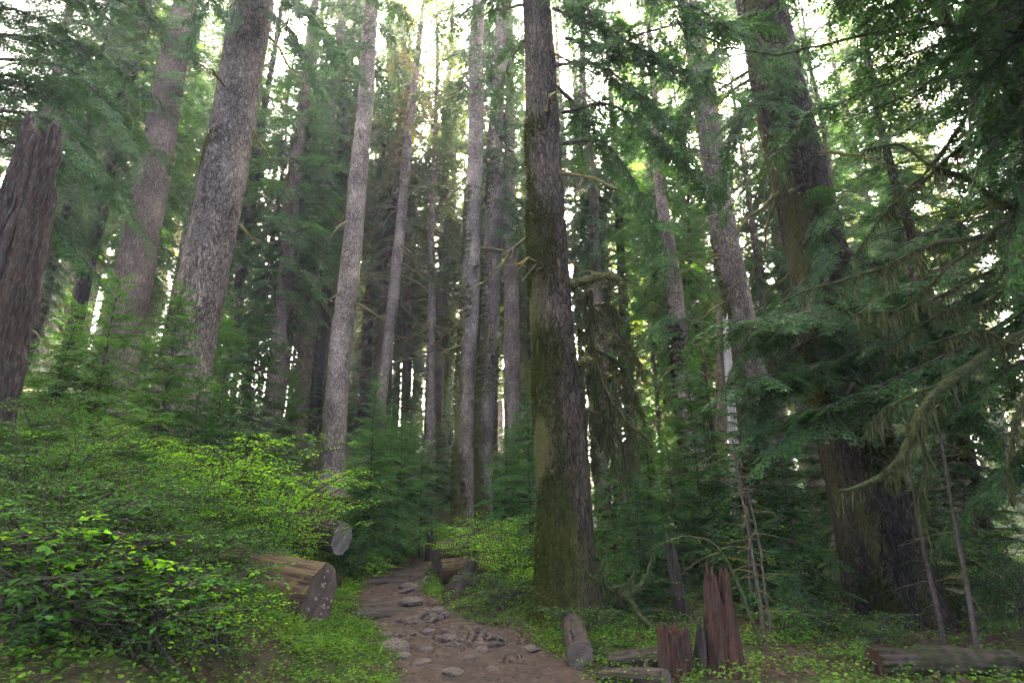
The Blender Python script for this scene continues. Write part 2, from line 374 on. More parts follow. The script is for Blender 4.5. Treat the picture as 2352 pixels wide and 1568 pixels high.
def frame(yaw, pitch, roll=0.):
    return np.array((Matrix.Rotation(yaw, 3, 'Z') @ Matrix.Rotation(-pitch, 3, 'Y') @ Matrix.Rotation(roll, 3, 'X')))
def pick(rng, lod, L):
    c = sorted(SPR[lod], key=lambda T: abs(math.log(T['L'] / L)))[:2]; return c[rng.randint(len(c))]
def strands(mb, P, n, ln, w, mat, rng, jit=.03):
    """lichen threads hanging from the points P"""
    w_ = (vnoise(np.asarray(P) * 2.6, 3) * vnoise(np.asarray(P) * 9, 5)) ** 2.2 + 1e-4; i = rng.choice(len(P), n, p=w_ / w_.sum()); B = np.asarray(P)[i] + rng.normal(0, jit, (n, 3)); l = ln * rng.uniform(.15, 1.15, n) ** 1.7; a = rng.rand(n) * 6.28
    S = np.stack([np.cos(a), np.sin(a), 0 * a], -1) * (w * .42 * rng.uniform(.4, 1.4, n))[:, None]
    dz = np.stack([rng.normal(0, .13, n) * l, rng.normal(0, .13, n) * l, -l], -1)
    V = np.stack([B - S * .6, B + S * .6, B + dz * .5 + S, B + dz + S * .1, B + dz * .55 - S], 1).reshape(-1, 3)
    o = 5 * np.arange(n)[:, None]
    mb.add(V, np.concatenate([o + np.array([[0, 1, 2, 4]])]), mat); 
    b = mb.n - len(V); F = o + np.array([[4, 2, 3]]) + b
    mb.F3.append((F, np.full(n, mat), rng.rand(n), np.full(n, False)))

def crown(z0, z1, n, L0, L1, lod, seed, pit=(-5, -25), r0=.2, dead=0, gaps=.0, droopy=0, deadL=1.6, lichen=0, Hh=None):
    """a conifer crown round the local z axis: whorls of sprays, bare mossy limbs under them"""
    rng = np.random.RandomState(seed); mb = MB(); yaw = rng.rand() * 6
    Hh = Hh or z1
    for i in range(n):
        u = (i + rng.rand()) / n; z = z0 + (z1 - z0) * u ** .95; yaw += 2.4 + rng.normal(0, .5)
        if gaps and vnoise(np.array([math.cos(yaw) * 1.3, math.sin(yaw) * 1.3, z * .35]), seed) < gaps: continue
        L = max(.25, (L0 + (L1 - L0) * u) * rng.uniform(.65, 1.15) * min(1, .55 + 2.2 * u))
        T = pick(rng, lod, L); p = R(pit[1] + (pit[0] - pit[1]) * u + rng.normal(0, 9))
        rr = r0 * (1 - z / (Hh * 1.02)) * .6
        pos = np.array((math.cos(yaw) * rr, math.sin(yaw) * rr, z))
        inst(mb, T, frame(yaw, p, rng.normal(0, .2)), pos, L / T['L'], 1, 0, i, 1, rng.uniform(-.25, .25))
        if lichen and rng.rand() < lichen:
            k = np.linspace(.2, 1, 8)[:, None]; d = np.array((math.cos(yaw) * math.cos(p), math.sin(yaw) * math.cos(p), math.sin(p)))
            strands(mb, pos + d * L * k - np.array((0, 0, .2)) * L * k ** 2, 26, .5, .018, 2, rng, .1)
    for i in range(dead):
        z = z0 * rng.uniform(.35, 1.0) + rng.uniform(0, 2); yaw = rng.rand() * 6.28; L = deadL * rng.uniform(.4, 1.3); p = R(rng.uniform(-35, 15))
        d = np.array((math.cos(yaw) * math.cos(p), math.sin(yaw) * math.cos(p), math.sin(p))); q = np.linspace(0, 1, 7)[:, None]
        pts = np.array((0, 0, z)) + d * L * q + np.array((0, 0, -.30 * L)) * q ** 2 + rng.normal(0, .03 * L, (7, 3)) * q
        add_tube(mb, pts, np.linspace(.035, .010, 7) * (1 + .3 * L), 5, 2, True, .3, i)
        for k in range(rng.randint(2, 6)):
            j = rng.randint(2, 7); e = d + rng.normal(0, .55, 3); e[2] -= .25; l = L * rng.uniform(.2, .45)
            add_tube(mb, pts[j] + e * l * np.linspace(0, 1, 4)[:, None] + np.array((0, 0, -.2 * l)) * np.linspace(0, 1, 4)[:, None] ** 2, np.linspace(.016, .005, 4), 4, 2)
    return mb

CROWN = {}
def crown_mesh(key, leaf, *a, **k):
    ck = (key, leaf)
    if ck not in CROWN: CROWN[ck] = crown(*a, **k).mesh('crown', [M[leaf], M['twig'], M['deadtwig']])
    return CROWN[ck]
def old_crown(v, leaf='needle'):                 # crown of a tall old tree, its lowest boughs well above the trail
    return [crown_mesh('old0', leaf, 13, 38, 140, 3.8, .9, 'mid', 101, (8, -28), .4, 10, .34, deadL=1.5),
            crown_mesh('old1', leaf, 15, 40, 130, 3.9, .9, 'mid', 102, (10, -30), .4, 10, .38, deadL=1.7),
            crown_mesh('old2', leaf, 11, 34, 140, 3.4, .8, 'mid', 103, (5, -30), .35, 16, .36, deadL=2.0)][v % 3]
def mid_crown(v, leaf='needle'):                 # full crown of a middle-aged hemlock, about 20 m
    return [crown_mesh('mid0', leaf, 2.4, 20, 140, 3.0, .5, 'mid', 111, (12, -22), .22, 8, .2),
            crown_mesh('mid1', leaf, 4.0, 22, 130, 3.2, .5, 'mid', 112, (8, -26), .22, 16, .28),
            crown_mesh('mid2', leaf, 5.5, 24, 120, 3.0, .5, 'mid', 113, (8, -30), .25, 24, .32, lichen=.35)][v % 3]
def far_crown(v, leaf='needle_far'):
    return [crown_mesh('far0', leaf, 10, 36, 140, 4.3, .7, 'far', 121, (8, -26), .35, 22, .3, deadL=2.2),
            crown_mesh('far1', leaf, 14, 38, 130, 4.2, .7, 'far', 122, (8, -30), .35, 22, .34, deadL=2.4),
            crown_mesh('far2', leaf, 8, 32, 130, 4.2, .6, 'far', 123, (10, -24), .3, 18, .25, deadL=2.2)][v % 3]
def young_crown(v, leaf='needle_blue'):          # young hemlocks, 5 m and 3 m
    return [crown_mesh('y0', leaf, .35, 5.0, 100, 1.45, .22, 'near', 131, (25, -12), .05, 0, 0),
            crown_mesh('y1', leaf, .5, 5.0, 92, 1.6, .25, 'near', 132, (20, -16), .05, 0, 0),
            crown_mesh('y2', leaf, .25, 3.0, 70, 1.1, .2, 'near', 133, (25, -10), .03, 0, 0),
            crown_mesh('y3', leaf, .25, 3.0, 66, 1.25, .2, 'near', 134, (18, -15), .03, 0, 0)][v % 4]
YH = [5., 5., 3., 3.]

# ------------------------------------------------------------------ trunks
def trunk_mesh(prof, H, sides, dz_near, znear, amp, pl, flare, seed, bark, bot=-.8, bend=0., stubs=0):
    z = np.concatenate([np.arange(bot, znear, dz_near), np.linspace(znear, H, 30)])
    r = np.interp(z, [p[0] for p in prof], [p[1] for p in prof]); r = np.maximum(r, .03)
    th = np.linspace(0, 2 * np.pi, sides, endpoint=False); Z, T = np.meshgrid(z, th, indexing='ij')
    Rr = np.repeat(r[:, None], sides, 1)
    if flare:
        lob = .55 + .45 * np.sin(T * 5 + seed) * np.sin(T * 2 + 1.3 * seed) + .35 * np.sin(3 * T + seed * 2.)
        Rr = Rr * (1 + flare * np.exp(-np.maximum(Z, -.3) / .55) * np.clip(lob, .1, 1.4) + .25 * flare * np.exp(-np.maximum(Z, 0) / 2.))
    X, Y = np.cos(T) * Rr, np.sin(T) * Rr
    n1 = np.abs(2 * vnoise(np.stack([X / pl, Y / pl, Z / (pl * 3.2)], -1), seed) - 1)
    n2 = fbm(np.stack([X / .5, Y / .5, Z / 1.1], -1), seed + 4)
    Rr = Rr + amp * (np.minimum(n1, .5) * 2 - .6) + amp * 2.2 * (n2 - .5)
    cx = bend * np.sin(z * .33 + seed) * ss(0, 3, z)[...] + bend * .5 * np.sin(z * .8 + 2 * seed) * ss(0, 3, z)
    V = np.stack([np.cos(T) * Rr + cx[:, None], np.sin(T) * Rr, Z], -1)
    n = len(z); i = np.arange(n - 1)[:, None] * sides; j = np.arange(sides); k = (j + 1) % sides
    F = np.stack([i + j, i + k, i + sides + k, i + sides + j], -1).reshape(-1, 4)
    mb = MB(); mb.add(V, F, 0, .5, True); rs = np.random.RandomState(seed)
    for k_ in range(stubs):                      # broken branch stubs
        zi = rs.uniform(1.5, znear + 6); a_ = rs.rand() * 6.28; r_ = np.interp(zi, z, r); l_ = rs.uniform(.06, .5); d_ = np.array((math.cos(a_), math.sin(a_), rs.uniform(-.5, .4))); c_ = np.array((np.interp(zi, z, cx), 0, zi))
        add_tube(mb, c_ + d_ * (r_ * .85 + l_ * np.linspace(0, 1, 4)[:, None]) + np.array((0, 0, -.2 * l_)) * np.linspace(0, 1, 4)[:, None] ** 2, np.linspace(.028, .012, 4), 6)
    return mb.mesh('trunk', [bark])

def lean_quat(d): return Vector((0, 0, 1)).rotation_difference(d.normalized())
def moss_part(o, n, side, thr, zmax, ln, seed):
    """a fur of real moss on the bark: short drooping blades in patches"""
    me = o.children[0].data; V = np.zeros(len(me.vertices) * 3, np.float32); me.vertices.foreach_get('co', V); V = V.reshape(-1, 3).astype(float); N_ = np.zeros(len(V) * 3, np.float32); me.vertices.foreach_get('normal', N_); N_ = N_.reshape(-1, 3).astype(float)
    k = (V[:, 2] < zmax) & (V[:, 2] > -.1); V, N_ = V[k], N_[k]; rng = np.random.RandomState(seed)
    w = fbm(V * (1.6, 1.6, .8), seed + 40, 4) + .22 * (N_[:, 0] * side[0] + N_[:, 1] * side[1]) - .03 * V[:, 2] / zmax; p = ss(thr, thr + .06, w) + 1e-5; p /= p.sum()
    i = rng.choice(len(V), n, p=p); Tn = np.cross(N_[i], (0, 0, 1.)); P = V[i] + Tn * rng.normal(0, .02, (n, 1)) + np.array((0, 0, 1.)) * rng.normal(0, .05, (n, 1)); D = N_[i] * .9 + rng.normal(0, .35, (n, 3)) + np.array((0, 0, -.35)); D /= np.linalg.norm(D, axis=1)[:, None]
    mb = MB(); q = ln * rng.uniform(.4, 1.3, n); B, F = blades(P - D * .01, D, q, q * .22, rng, .8); mb.add(B, F, 0, np.clip(fbm(P * 2.5, seed) * 1.4 - .3 + rng.normal(0, .15, n), 0, 1)); part('moss', mb.mesh('moss', [M['moss_tuft']]), o)
def tree(name, label, Y, base, top, wb, wt, bark, H=38., crown_m=None, sides=28, dz=.25, amp=.012, pl=.07, flare=.35, seed=1, group=None, cat='tree', bend=.05, cs=1., moss=None):
    """a trunk through two seen points at distance Y, down to the ground and on up to its full height"""
    a, b = at(*base, Y), at(*top, Y); d = (b - a).normalized()
    g = a.copy()
    for _ in range(6): g = a - d * ((a.z - gz(g.x, g.y)) / d.z)
    ra, rb = rad(wb, *base, Y), rad(wt, *top, Y); la, lb = (a - g).length, (b - g).length
    sl = (rb - ra) / (lb - la)
    prof = [(-1, ra - sl * min(la, 3) * .6), (la, ra), (lb, rb), (H * .6, max(.06, rb * .75)), (H, .03)]
    prof = [p for i, p in enumerate(prof) if i < 3 or p[0] > lb + 1]
    o = thing(name, label, cat, g, lean_quat(d), group)
    part('trunk', trunk_mesh(prof, max(H, lb + 4), sides, dz, max(lb, la) + 1., amp, pl, flare, seed, M[bark], bend=bend, stubs=0 if sides > 100 else 22), o)
    if moss: moss_part(o, *moss, seed)
    if crown_m:
        c = part('crown', crown_m, o); c.rotation_euler = (0, 0, seed * 1.7); c.scale = (cs, cs, H / 38 if H > 30 else 1)
    return o

# ------------------------------------------------------------------ boughs: a limb with side sprays
def bough(pts, r0, r1, lod, leaf, sl=(.6, 1.1), step=.16, start=.12, seed=0, keep=1., hang=.2, wood='twig', lichen=0, lich_len=.3, moss=False, name='bough', parent=None, twigs=0, roll=.35):
    rng = np.random.RandomState(seed); mb = MB(); C = curve(pts, 40)
    seg = np.linalg.norm(np.diff(C, axis=0), axis=1); S = np.concatenate([[0], np.cumsum(seg)]); Lt = S[-1]
    C = C + (np.stack([fbm(np.stack([S * 2, S * 0 + k, S * 0 + seed], -1), 9) for k in range(3)], -1) - .5) * .10 * ss(0, .6, S)[:, None]
    add_tube(mb, C, np.interp(S / Lt, [0, 1], [r0, r1]) , 8, 2 if moss else 1, True, .35 if moss else .12, seed)
    s = start * Lt; sd = 1
    while s < Lt and sl:
        p = np.array([np.interp(s, S, C[:, k]) for k in range(3)]); j = min(int(np.searchsorted(S, s)), 38); t = C[j + 1] - C[j]; t /= np.linalg.norm(t)
        yaw = math.atan2(t[1], t[0]) + sd * R(rng.uniform(30, 75)); L = rng.uniform(*sl) * (1 - .55 * s / Lt)
        T = pick(rng, lod, L); inst(mb, T, frame(yaw, math.asin(np.clip(t[2], -1, 1)) * .5 - hang + rng.normal(0, .15), rng.normal(0, roll)), p, L / T['L'], 1, 0, seed + int(s * 50), keep, rng.uniform(-.2, .2))
        sd = -sd; s += step * rng.uniform(.6, 1.4)
    if sl:
        t = C[-1] - C[-3]; t /= np.linalg.norm(t); T = pick(rng, lod, sl[0]); inst(mb, T, frame(math.atan2(t[1], t[0]), math.asin(t[2]) - .1), C[-1], sl[0] / T['L'], 1, 0, seed, keep)
    for k in range(twigs):
        j = rng.randint(5, 38); e = rng.normal(0, 1, 3); e[2] = -abs(e[2]) * .7; e /= np.linalg.norm(e); l = rng.uniform(.2, .7)
        q = np.linspace(0, 1, 5)[:, None]; tp = C[j] + e * l * q + rng.normal(0, .03, (5, 3)) * q
        add_tube(mb, tp, np.linspace(.007, .003, 5), 4, 1)
        if lichen: strands(mb, tp, max(3, lichen // 40), lich_len * .8, .008, 3, rng, .01)
    if lichen: strands(mb, C[6:] - np.array((0, 0, r0 * .6)), lichen, lich_len, .010, 3, rng, r0 * .6)
    return mb.build(name, [M[leaf], M[wood], M['moss_dark'], M['lichen']], parent)

# ------------------------------------------------------------------ shrubs, ferns, ground cover
def leaves(P, D, Ln, rng, tilt=.3, wr=.28, fold=.18):
    """ovate leaves at P pointing along D, two faces each, slightly folded"""
    n = len(P); D = D / (np.linalg.norm(D, axis=1)[:, None] + 1e-9)
    up = np.tile((0, 0, 1.), (n, 1)) + rng.normal(0, tilt, (n, 3)); S = np.cross(D, up); S /= np.linalg.norm(S, axis=1)[:, None] + 1e-9
    U = np.cross(S, D); Ln = np.asarray(Ln)[:, None]; w = wr * Ln
    m1 = P + D * Ln * .33; m2 = P + D * Ln * .7
    V = np.stack([P, m1 + S * w + U * fold * w, m2 + S * w * .8 + U * fold * w, P + D * Ln - U * .1 * Ln, m2 - S * w * .8 + U * fold * w, m1 - S * w + U * fold * w], 1).reshape(-1, 3)
    o = 6 * np.arange(n)[:, None]
    return V, np.stack([o + [0, 1, 2, 3], o + [0, 3, 4, 5]], 1).reshape(-1, 4)
def shrub_mesh(h, spread, nst, ll, seed, leaf='leaf_lime', tw=15, lp=.045, up=.8, name='foliage', arch=.5):
    rng = np.random.RandomState(seed); mb = MB(); PL, DL, LL = [], [], []
    ll = np.float64(ll)
    for i in range(nst):
        a = rng.rand() * 6.28; b = spread * rng.uniform(.15, 1.0); hh = h * rng.uniform(.5, 1.05) * (1 - .35 * b / spread)
        p0 = np.array((rng.normal(0, .12), rng.normal(0, .12), -.1)); p2 = np.array((math.cos(a) * b, math.sin(a) * b, hh))
        p1 = np.array((p2[0] * .3, p2[1] * .3, hh * .62)); C = curve([p0, p1, p2, p2 + (p2 - p1) * .35 * np.array((1, 1, 1 - arch * 1.6))], 14)
        C += rng.normal(0, .012, C.shape) * np.linspace(0, 1, 14)[:, None]
        add_tube(mb, C, np.linspace(.011, .003, 14), 5, 1, True, .2, seed + i)
        for k in range(tw):
            u = rng.uniform(.10, 1.) ** .85; j = min(12, int(u * 13)); q = C[j] + (C[j + 1] - C[j]) * (u * 13 - j)
            ya = rng.rand() * 6.28; l = rng.uniform(.22, .55) * (1.15 - .5 * u); e = np.array((math.cos(ya), math.sin(ya), rng.uniform(-.05, .5) * up))
            t = np.linspace(0, 1, 5)[:, None]; tp = q + e * l * t + np.array((0, 0, -.18 * l)) * t ** 2 + rng.normal(0, .015, (5, 3)) * t
            add_tube(mb, tp, np.linspace(.0045, .0018, 5), 3, 1)
            m = int(l / lp) + 2; v = np.linspace(.12, 1, m); base = np.stack([np.interp(v, t[:, 0], tp[:, c]) for c in range(3)], -1)
            sg = np.where(np.arange(m) % 2, 1, -1) * R(rng.uniform(40, 65)); yy = ya + sg; yy[-1] = ya
            dd = np.stack([np.cos(yy), np.sin(yy), rng.normal(-.08, .22, m)], -1)
            PL.append(base); DL.append(dd); LL.append(ll * rng.uniform(.45, 1.25, m) * rng.uniform(.7, 1.15))
    V, F = leaves(np.concatenate(PL), np.concatenate(DL), np.concatenate(LL), rng)
    mb.add(V, F, 0, np.repeat(rng.rand(len(F) // 2), 2))
    return mb.mesh(name, [M[leaf], M['twig']])
def fern_mesh(seed, n=9, L=.75):
    rng = np.random.RandomState(seed); mb = MB()
    for i in range(n):
        ya = i * 6.28 / n + rng.normal(0, .2); l = L * rng.uniform(.7, 1.1); t = np.linspace(0, 1, 26); rise = rng.uniform(.5, .85)
        d = np.array((math.cos(ya), math.sin(ya), 0)); C = d * (l * t)[:, None] + np.stack([0 * t, 0 * t, l * (rise * t - .75 * t ** 2)], -1)
        add_tube(mb, C, np.linspace(.004, .0015, 26), 3, 1); T = np.gradient(C, axis=0); T /= np.linalg.norm(T, axis=1)[:, None]; S = np.cross(T, (0, 0, 1.)); S /= np.linalg.norm(S, axis=1)[:, None]
        ln = .13 * l / .75 * np.minimum(1, t * 6) * (1 - t) ** .55 + .01
        for s in (-1, 1):
            D = S * s + T * .3; V, F = blades(C, D / np.linalg.norm(D, axis=1)[:, None], ln, ln * .0 + .011, rng, .2); mb.add(V, F, 0)
    return mb.mesh('fronds', [M['fern'], M['twig']])

# ------------------------------------------------------------------ THE SETTING: ground and trail
def grid_obj(name, xs, ys, zf, m, label=None):
    X, Y = np.meshgrid(xs, ys, indexing='ij'); Z = zf(X, Y); V = np.stack([X, Y, Z], -1).reshape(-1, 3); ny = len(ys)
    i = np.arange(len(xs) - 1)[:, None] * ny; j = np.arange(ny - 1)
    F = np.stack([i + j, i + ny + j, i + ny + j + 1, i + j + 1], -1).reshape(-1, 4)
    mb = MB(); mb.add(V, F, 0, .5, True); o = mb.build(name, m); tag(o, label, None, None, 'structure'); return o
M['soil'] = plainmat('mossy_forest_floor', (.022, .030, .010), (.055, .075, .016), 3.2, bump=.8, c2=(.05, .033, .022), coord='Object')
M['dirt'] = plainmat('trail_dirt', (.026, .018, .012), (.092, .065, .044), 11, bump=1.5, c2=(.045, .035, .024), coord='Object', detail=9, thr=(.3, .7))
xs = np.concatenate([np.linspace(-130, -14, 40)[:-1], np.arange(-14, 12, .16), np.linspace(12, 130, 40)])
ys = np.concatenate([np.linspace(-30, -6, 12)[:-1], np.arange(-6, 26, .16), np.linspace(26, 150, 60)])
grid_obj('ground', xs, ys, ground, M['soil'])
def path_obj():
    ys = np.concatenate([np.arange(-6, 20, .05)]); u = np.linspace(-1.5, 1.5, 66)
    Y, U = np.meshgrid(ys, u, indexing='ij'); X = path_x(Y) + U * path_w(Y)
    p = np.stack([X, Y, 0 * X], -1); edge = np.abs(U) + (fbm(p * 1.5, 21) - .5) * .7
    Z = ground(X, Y) + .035 + (fbm(p * 5, 23, 4) - .5) * .10 + (np.abs(vnoise(p * 2.2, 25) - .5)) * .04 - .14 * ss(.92, 1.22, edge)
    V = np.stack([X, Y, Z], -1).reshape(-1, 3); n = len(u); i = np.arange(len(ys) - 1)[:, None] * n; j = np.arange(n - 1)
    mb = MB(); mb.add(V, np.stack([i + j, i + j + 1, i + n + j + 1, i + n + j], -1).reshape(-1, 4), 0, .5, True)
    tag(mb.build('path', M['dirt']), kind='structure')
path_obj()

def on_path(x, y, k=1.0): return np.abs(x - path_x(y)) < path_w(y) * k
def scatter(n, box, seed, dens):
    rng = np.random.RandomState(seed); x = rng.uniform(box[0], box[1], n); y = rng.uniform(box[2], box[3], n)
    k = rng.rand(n) < dens(x, y); return x[k], y[k]
def ground_cover():                              # little leafy plants and moss tufts nobody could count
    rng = np.random.RandomState(5); mb = MB()
    def dens(x, y):
        e = np.abs(x - path_x(y)) - path_w(y); d = ss(-.18, .12, e) * (1 - .8 * ss(2.5, 9, e)) * (np.abs(x) < y * .95 + .8); return d * (.5 + .5 * ss(.35, .6, vnoise(np.stack([x * 1.3, y * 1.3, x * 0], -1), 8))) * np.where(x > path_x(y), .45 - .25 * ss(1.5, 3, x - path_x(y)), np.where(y < 6.6, .55, 1)) * np.where(y > 16, .5, 1)
    x, y = scatter(110000, (-8, 8, 3.5, 24), 31, dens); z = ground(x, y) + .025
    n = len(x); k = 7; bx = np.repeat(np.stack([x, y, z], -1), k, 0); m = len(bx); a = rng.rand(m) * 6.28
    hgt = np.repeat(rng.uniform(.02, .16, n), k) * rng.uniform(.4, 1.1, m)
    P = bx + np.stack([rng.normal(0, .05, m), rng.normal(0, .05, m), hgt], -1); D = np.stack([np.cos(a), np.sin(a), rng.normal(.05, .25, m)], -1)
    V, F = leaves(P, D, rng.uniform(.018, .048, m), rng, .45, .36); mb.add(V, F, 0, np.repeat(rng.rand(m), 2))
    tag(mb.build('ground_cover', M['leaf_cover']), 'low bright green leafy ground cover along both edges of the trail', 'ground cover', None, 'stuff')
    mb = MB()                                    # needle litter, flakes of bark and tiny stones on the dirt
    x, y = scatter(30000, (-4.5, 3, 3.5, 17), 33, lambda x, y: on_path(x, y, 1.15) * (.35 + .65 * (vnoise(np.stack([x * 2, y * 2, 0 * x], -1), 4) > .5))); n = len(x); a = rng.rand(n) * 6.28
    P = np.stack([x, y, ground(x, y) + .05], -1); V, F = leaves(P, np.stack([np.cos(a), np.sin(a), rng.normal(0, .15, n)], -1), rng.uniform(.010, .045, n), rng, .35, .25); mb.add(V, F, 0, np.repeat(rng.rand(n), 2))
    x, y = scatter(26000, (-7, 7, 3.5, 12), 35, lambda x, y: (~on_path(x, y, 1.05)) * (np.abs(x) < y * .95 + .8) * .9); n = len(x); a = rng.rand(n) * 6.28
    P = np.stack([x, y, ground(x, y) + .045], -1); V, F = leaves(P, np.stack([np.cos(a), np.sin(a), rng.normal(0, .3, n)], -1), rng.uniform(.02, .09, n), rng, .5, .2); mb.add(V, F, 0, np.repeat(rng.rand(n) * .6, 2))
    tag(mb.build('forest_litter', M['litter']), 'scattered brown needle and bark litter on the trail and the forest floor', 'litter', None, 'stuff')
M['litter'] = leafmat('bark_litter', (.03, .018, .012), (.09, .05, .035), (.20, .14, .10), .1, .9, .1, (1, 1, 1))
ground_cover()

# ------------------------------------------------------------------ rocks, roots, steps
def rock_mesh(seed, flat):
    import bmesh
    bm = bmesh.new(); bmesh.ops.create_icosphere(bm, subdivisions=4, radius=1)
    V = np.array([v.co[:] for v in bm.verts]); n = fbm(V * 1.2 + seed * 7, seed) - .5; c = np.round(vnoise(V * 1.1 + seed, seed + 3) * 3) / 3 - .5
    V2 = V * (1 + .55 * n + .12 * c + .07 * (fbm(V * 5, seed + 9) - .5))[:, None]; V2[:, 2] *= flat
    for v, q in zip(bm.verts, V2): v.co = q
    for f in bm.faces: f.smooth = True
    me = bpy.data.meshes.new('stone'); bm.to_mesh(me); bm.free(); me.materials.append(M['rock']); return me
ROCKM = [rock_mesh(i, f) for i, f in enumerate((.5, .42, .6, .36))]
def on_ground(px, py):                           # where the line of sight through a photo point meets the ground
    x, dy, dz = ray(px, py); t = 2.0
    while t < 40:
        if EYE + dz * t < gz(x * t, dy * t) + .02: break
        t += .03
    return Vector((x * t, dy * t, gz(x * t, dy * t))), t
rocks = [(905, 1492, 62, 0, 'broad flat grey stone at the left edge of the trail foreground'), (925, 1512, 36, 1, 'rounded grey stone just below the broad flat stone on the left of the trail'),
         (968, 1530, 46, 3, 'low tan stone in the left of the trail foreground'), (978, 1500, 28, 2, 'small knobbly stone between the flat trail stones'),
         (1033, 1470, 40, 3, 'thin flat stone left of the exposed root tangle'), (1105, 1500, 34, 0, 'pale stone right below the exposed root tangle'),
         (1222, 1495, 36, 1, 'pale grey stone on the right half of the trail'), (1040, 1553, 52, 3, 'flat slab stone at the bottom edge of the trail'),
         (885, 1468, 34, 2, 'brownish stone on the left trail bank'), (945, 1385, 46, 3, 'flat light stone lying on the lower timber step'),
         (940, 1352, 40, 0, 'broad light stone on the trail between the two pairs of steps'), (850, 1312, 30, 2, 'round mossy stone beside the upper steps, left of the trail'),
         (880, 1440, 26, 1, 'small dark stone left of the trail below the steps'), (1130, 1545, 30, 0, 'half buried stone at the bottom of the trail'),
         (985, 1456, 30, 3, 'flat dark stone behind the foreground stones'), (1075, 1520, 26, 2, 'little angular stone in the middle of the trail foreground')]
for i, (px, py, w, v, lab) in enumerate(rocks):
    p, t = on_ground(px, py); o = bpy.data.objects.new('stone', ROCKM[v]); COL.objects.link(o); s = .5 * w / FPX * t
    o.location = p + Vector((0, 0, .045 + .03 * s)); o.scale = (s * 1.2, s * 1.05, s * 1.15); o.rotation_euler = (0, 0, i * 2.1); tag(o, lab, 'stone', 'stones on the trail')
rr = np.random.RandomState(12)
for i in range(220):
    y = rr.uniform(5.2, 15); x = path_x(y) + rr.uniform(-1.05, 1.05) * path_w(y); o = bpy.data.objects.new('small_stone', ROCKM[i % 4]); COL.objects.link(o); s = .010 + .03 * rr.rand() ** 2.2
    o.location = (x, y, gz(x, y) + .03); o.scale = (s, s * rr.uniform(.7, 1.2), s); o.rotation_euler = (0, 0, rr.rand() * 6); tag(o, 'small loose stone half sunk in the brown trail dirt', 'stone', 'small stones in the trail dirt')
def roots(lab, lines, r, seed):                  # lines: photo points along each root where it crosses the trail
    mb = MB(); rng = np.random.RandomState(seed)
    for k, ln in enumerate(lines):
        P = [on_ground(*p)[0] + Vector((0, 0, r * .6)) for p in ln]; C = curve(P, 26); s = r * rng.uniform(.6, 1.15)
        C[:, 2] += .045 * np.sin(np.linspace(0, 9, 26) + k) * .5 + .01
        C[0, 2] -= .08; C[-1, 2] -= .08; C += rng.normal(0, .008, C.shape)
        add_tube(mb, C, s * (1 - .6 * np.linspace(0, 1, 26)), 8, 0, True, .3, seed + k)
    tag(mb.build('tree_root', M['root']), lab, 'root', 'exposed roots crossing the trail')
roots('tangle of worn dark roots crossing the middle of the trail', [[(1000, 1478), (1060, 1468), (1110, 1475), (1150, 1470)], [(1010, 1460), (1070, 1456), (1140, 1464)], [(1025, 1492), (1080, 1484), (1135, 1490), (1190, 1478)], [(1070, 1445), (1085, 1470), (1060, 1496)],
      [(1120, 1452), (1105, 1474), (1125, 1500)], [(995, 1468), (1045, 1480), (1100, 1462), (1150, 1476)], [(1085, 1450), (1120, 1462), (1165, 1480)], [(1040, 1450), (1050, 1474), (1095, 1492)]], .055, 3)
roots('long low root running across the trail below the lower timber step', [[(1010, 1412), (975, 1420), (930, 1432), (905, 1436)], [(1000, 1420), (960, 1436), (925, 1442)], [(1020, 1408), (985, 1402), (965, 1424), (945, 1440)], [(1025, 1416), (1000, 1430), (970, 1434)]], .075, 4)
roots('small claw of roots on the right side of the trail foreground', [[(1172, 1500), (1176, 1514), (1182, 1530)], [(1172, 1502), (1160, 1516), (1150, 1522)], [(1174, 1502), (1192, 1514), (1198, 1526)], [(1170, 1506), (1168, 1524), (1172, 1534)]], .04, 5)
roots('thin roots beside the upper steps at the right edge of the trail', [[(985, 1330), (960, 1345), (930, 1350), (905, 1358)], [(980, 1318), (955, 1330), (940, 1326)], [(975, 1345), (945, 1360), (900, 1366)]], .06, 6)
roots('pale roots on the trail at the left, above the flat stones', [[(855, 1448), (885, 1455), (930, 1452)], [(900, 1470), (940, 1462), (985, 1470)]], .04, 7)

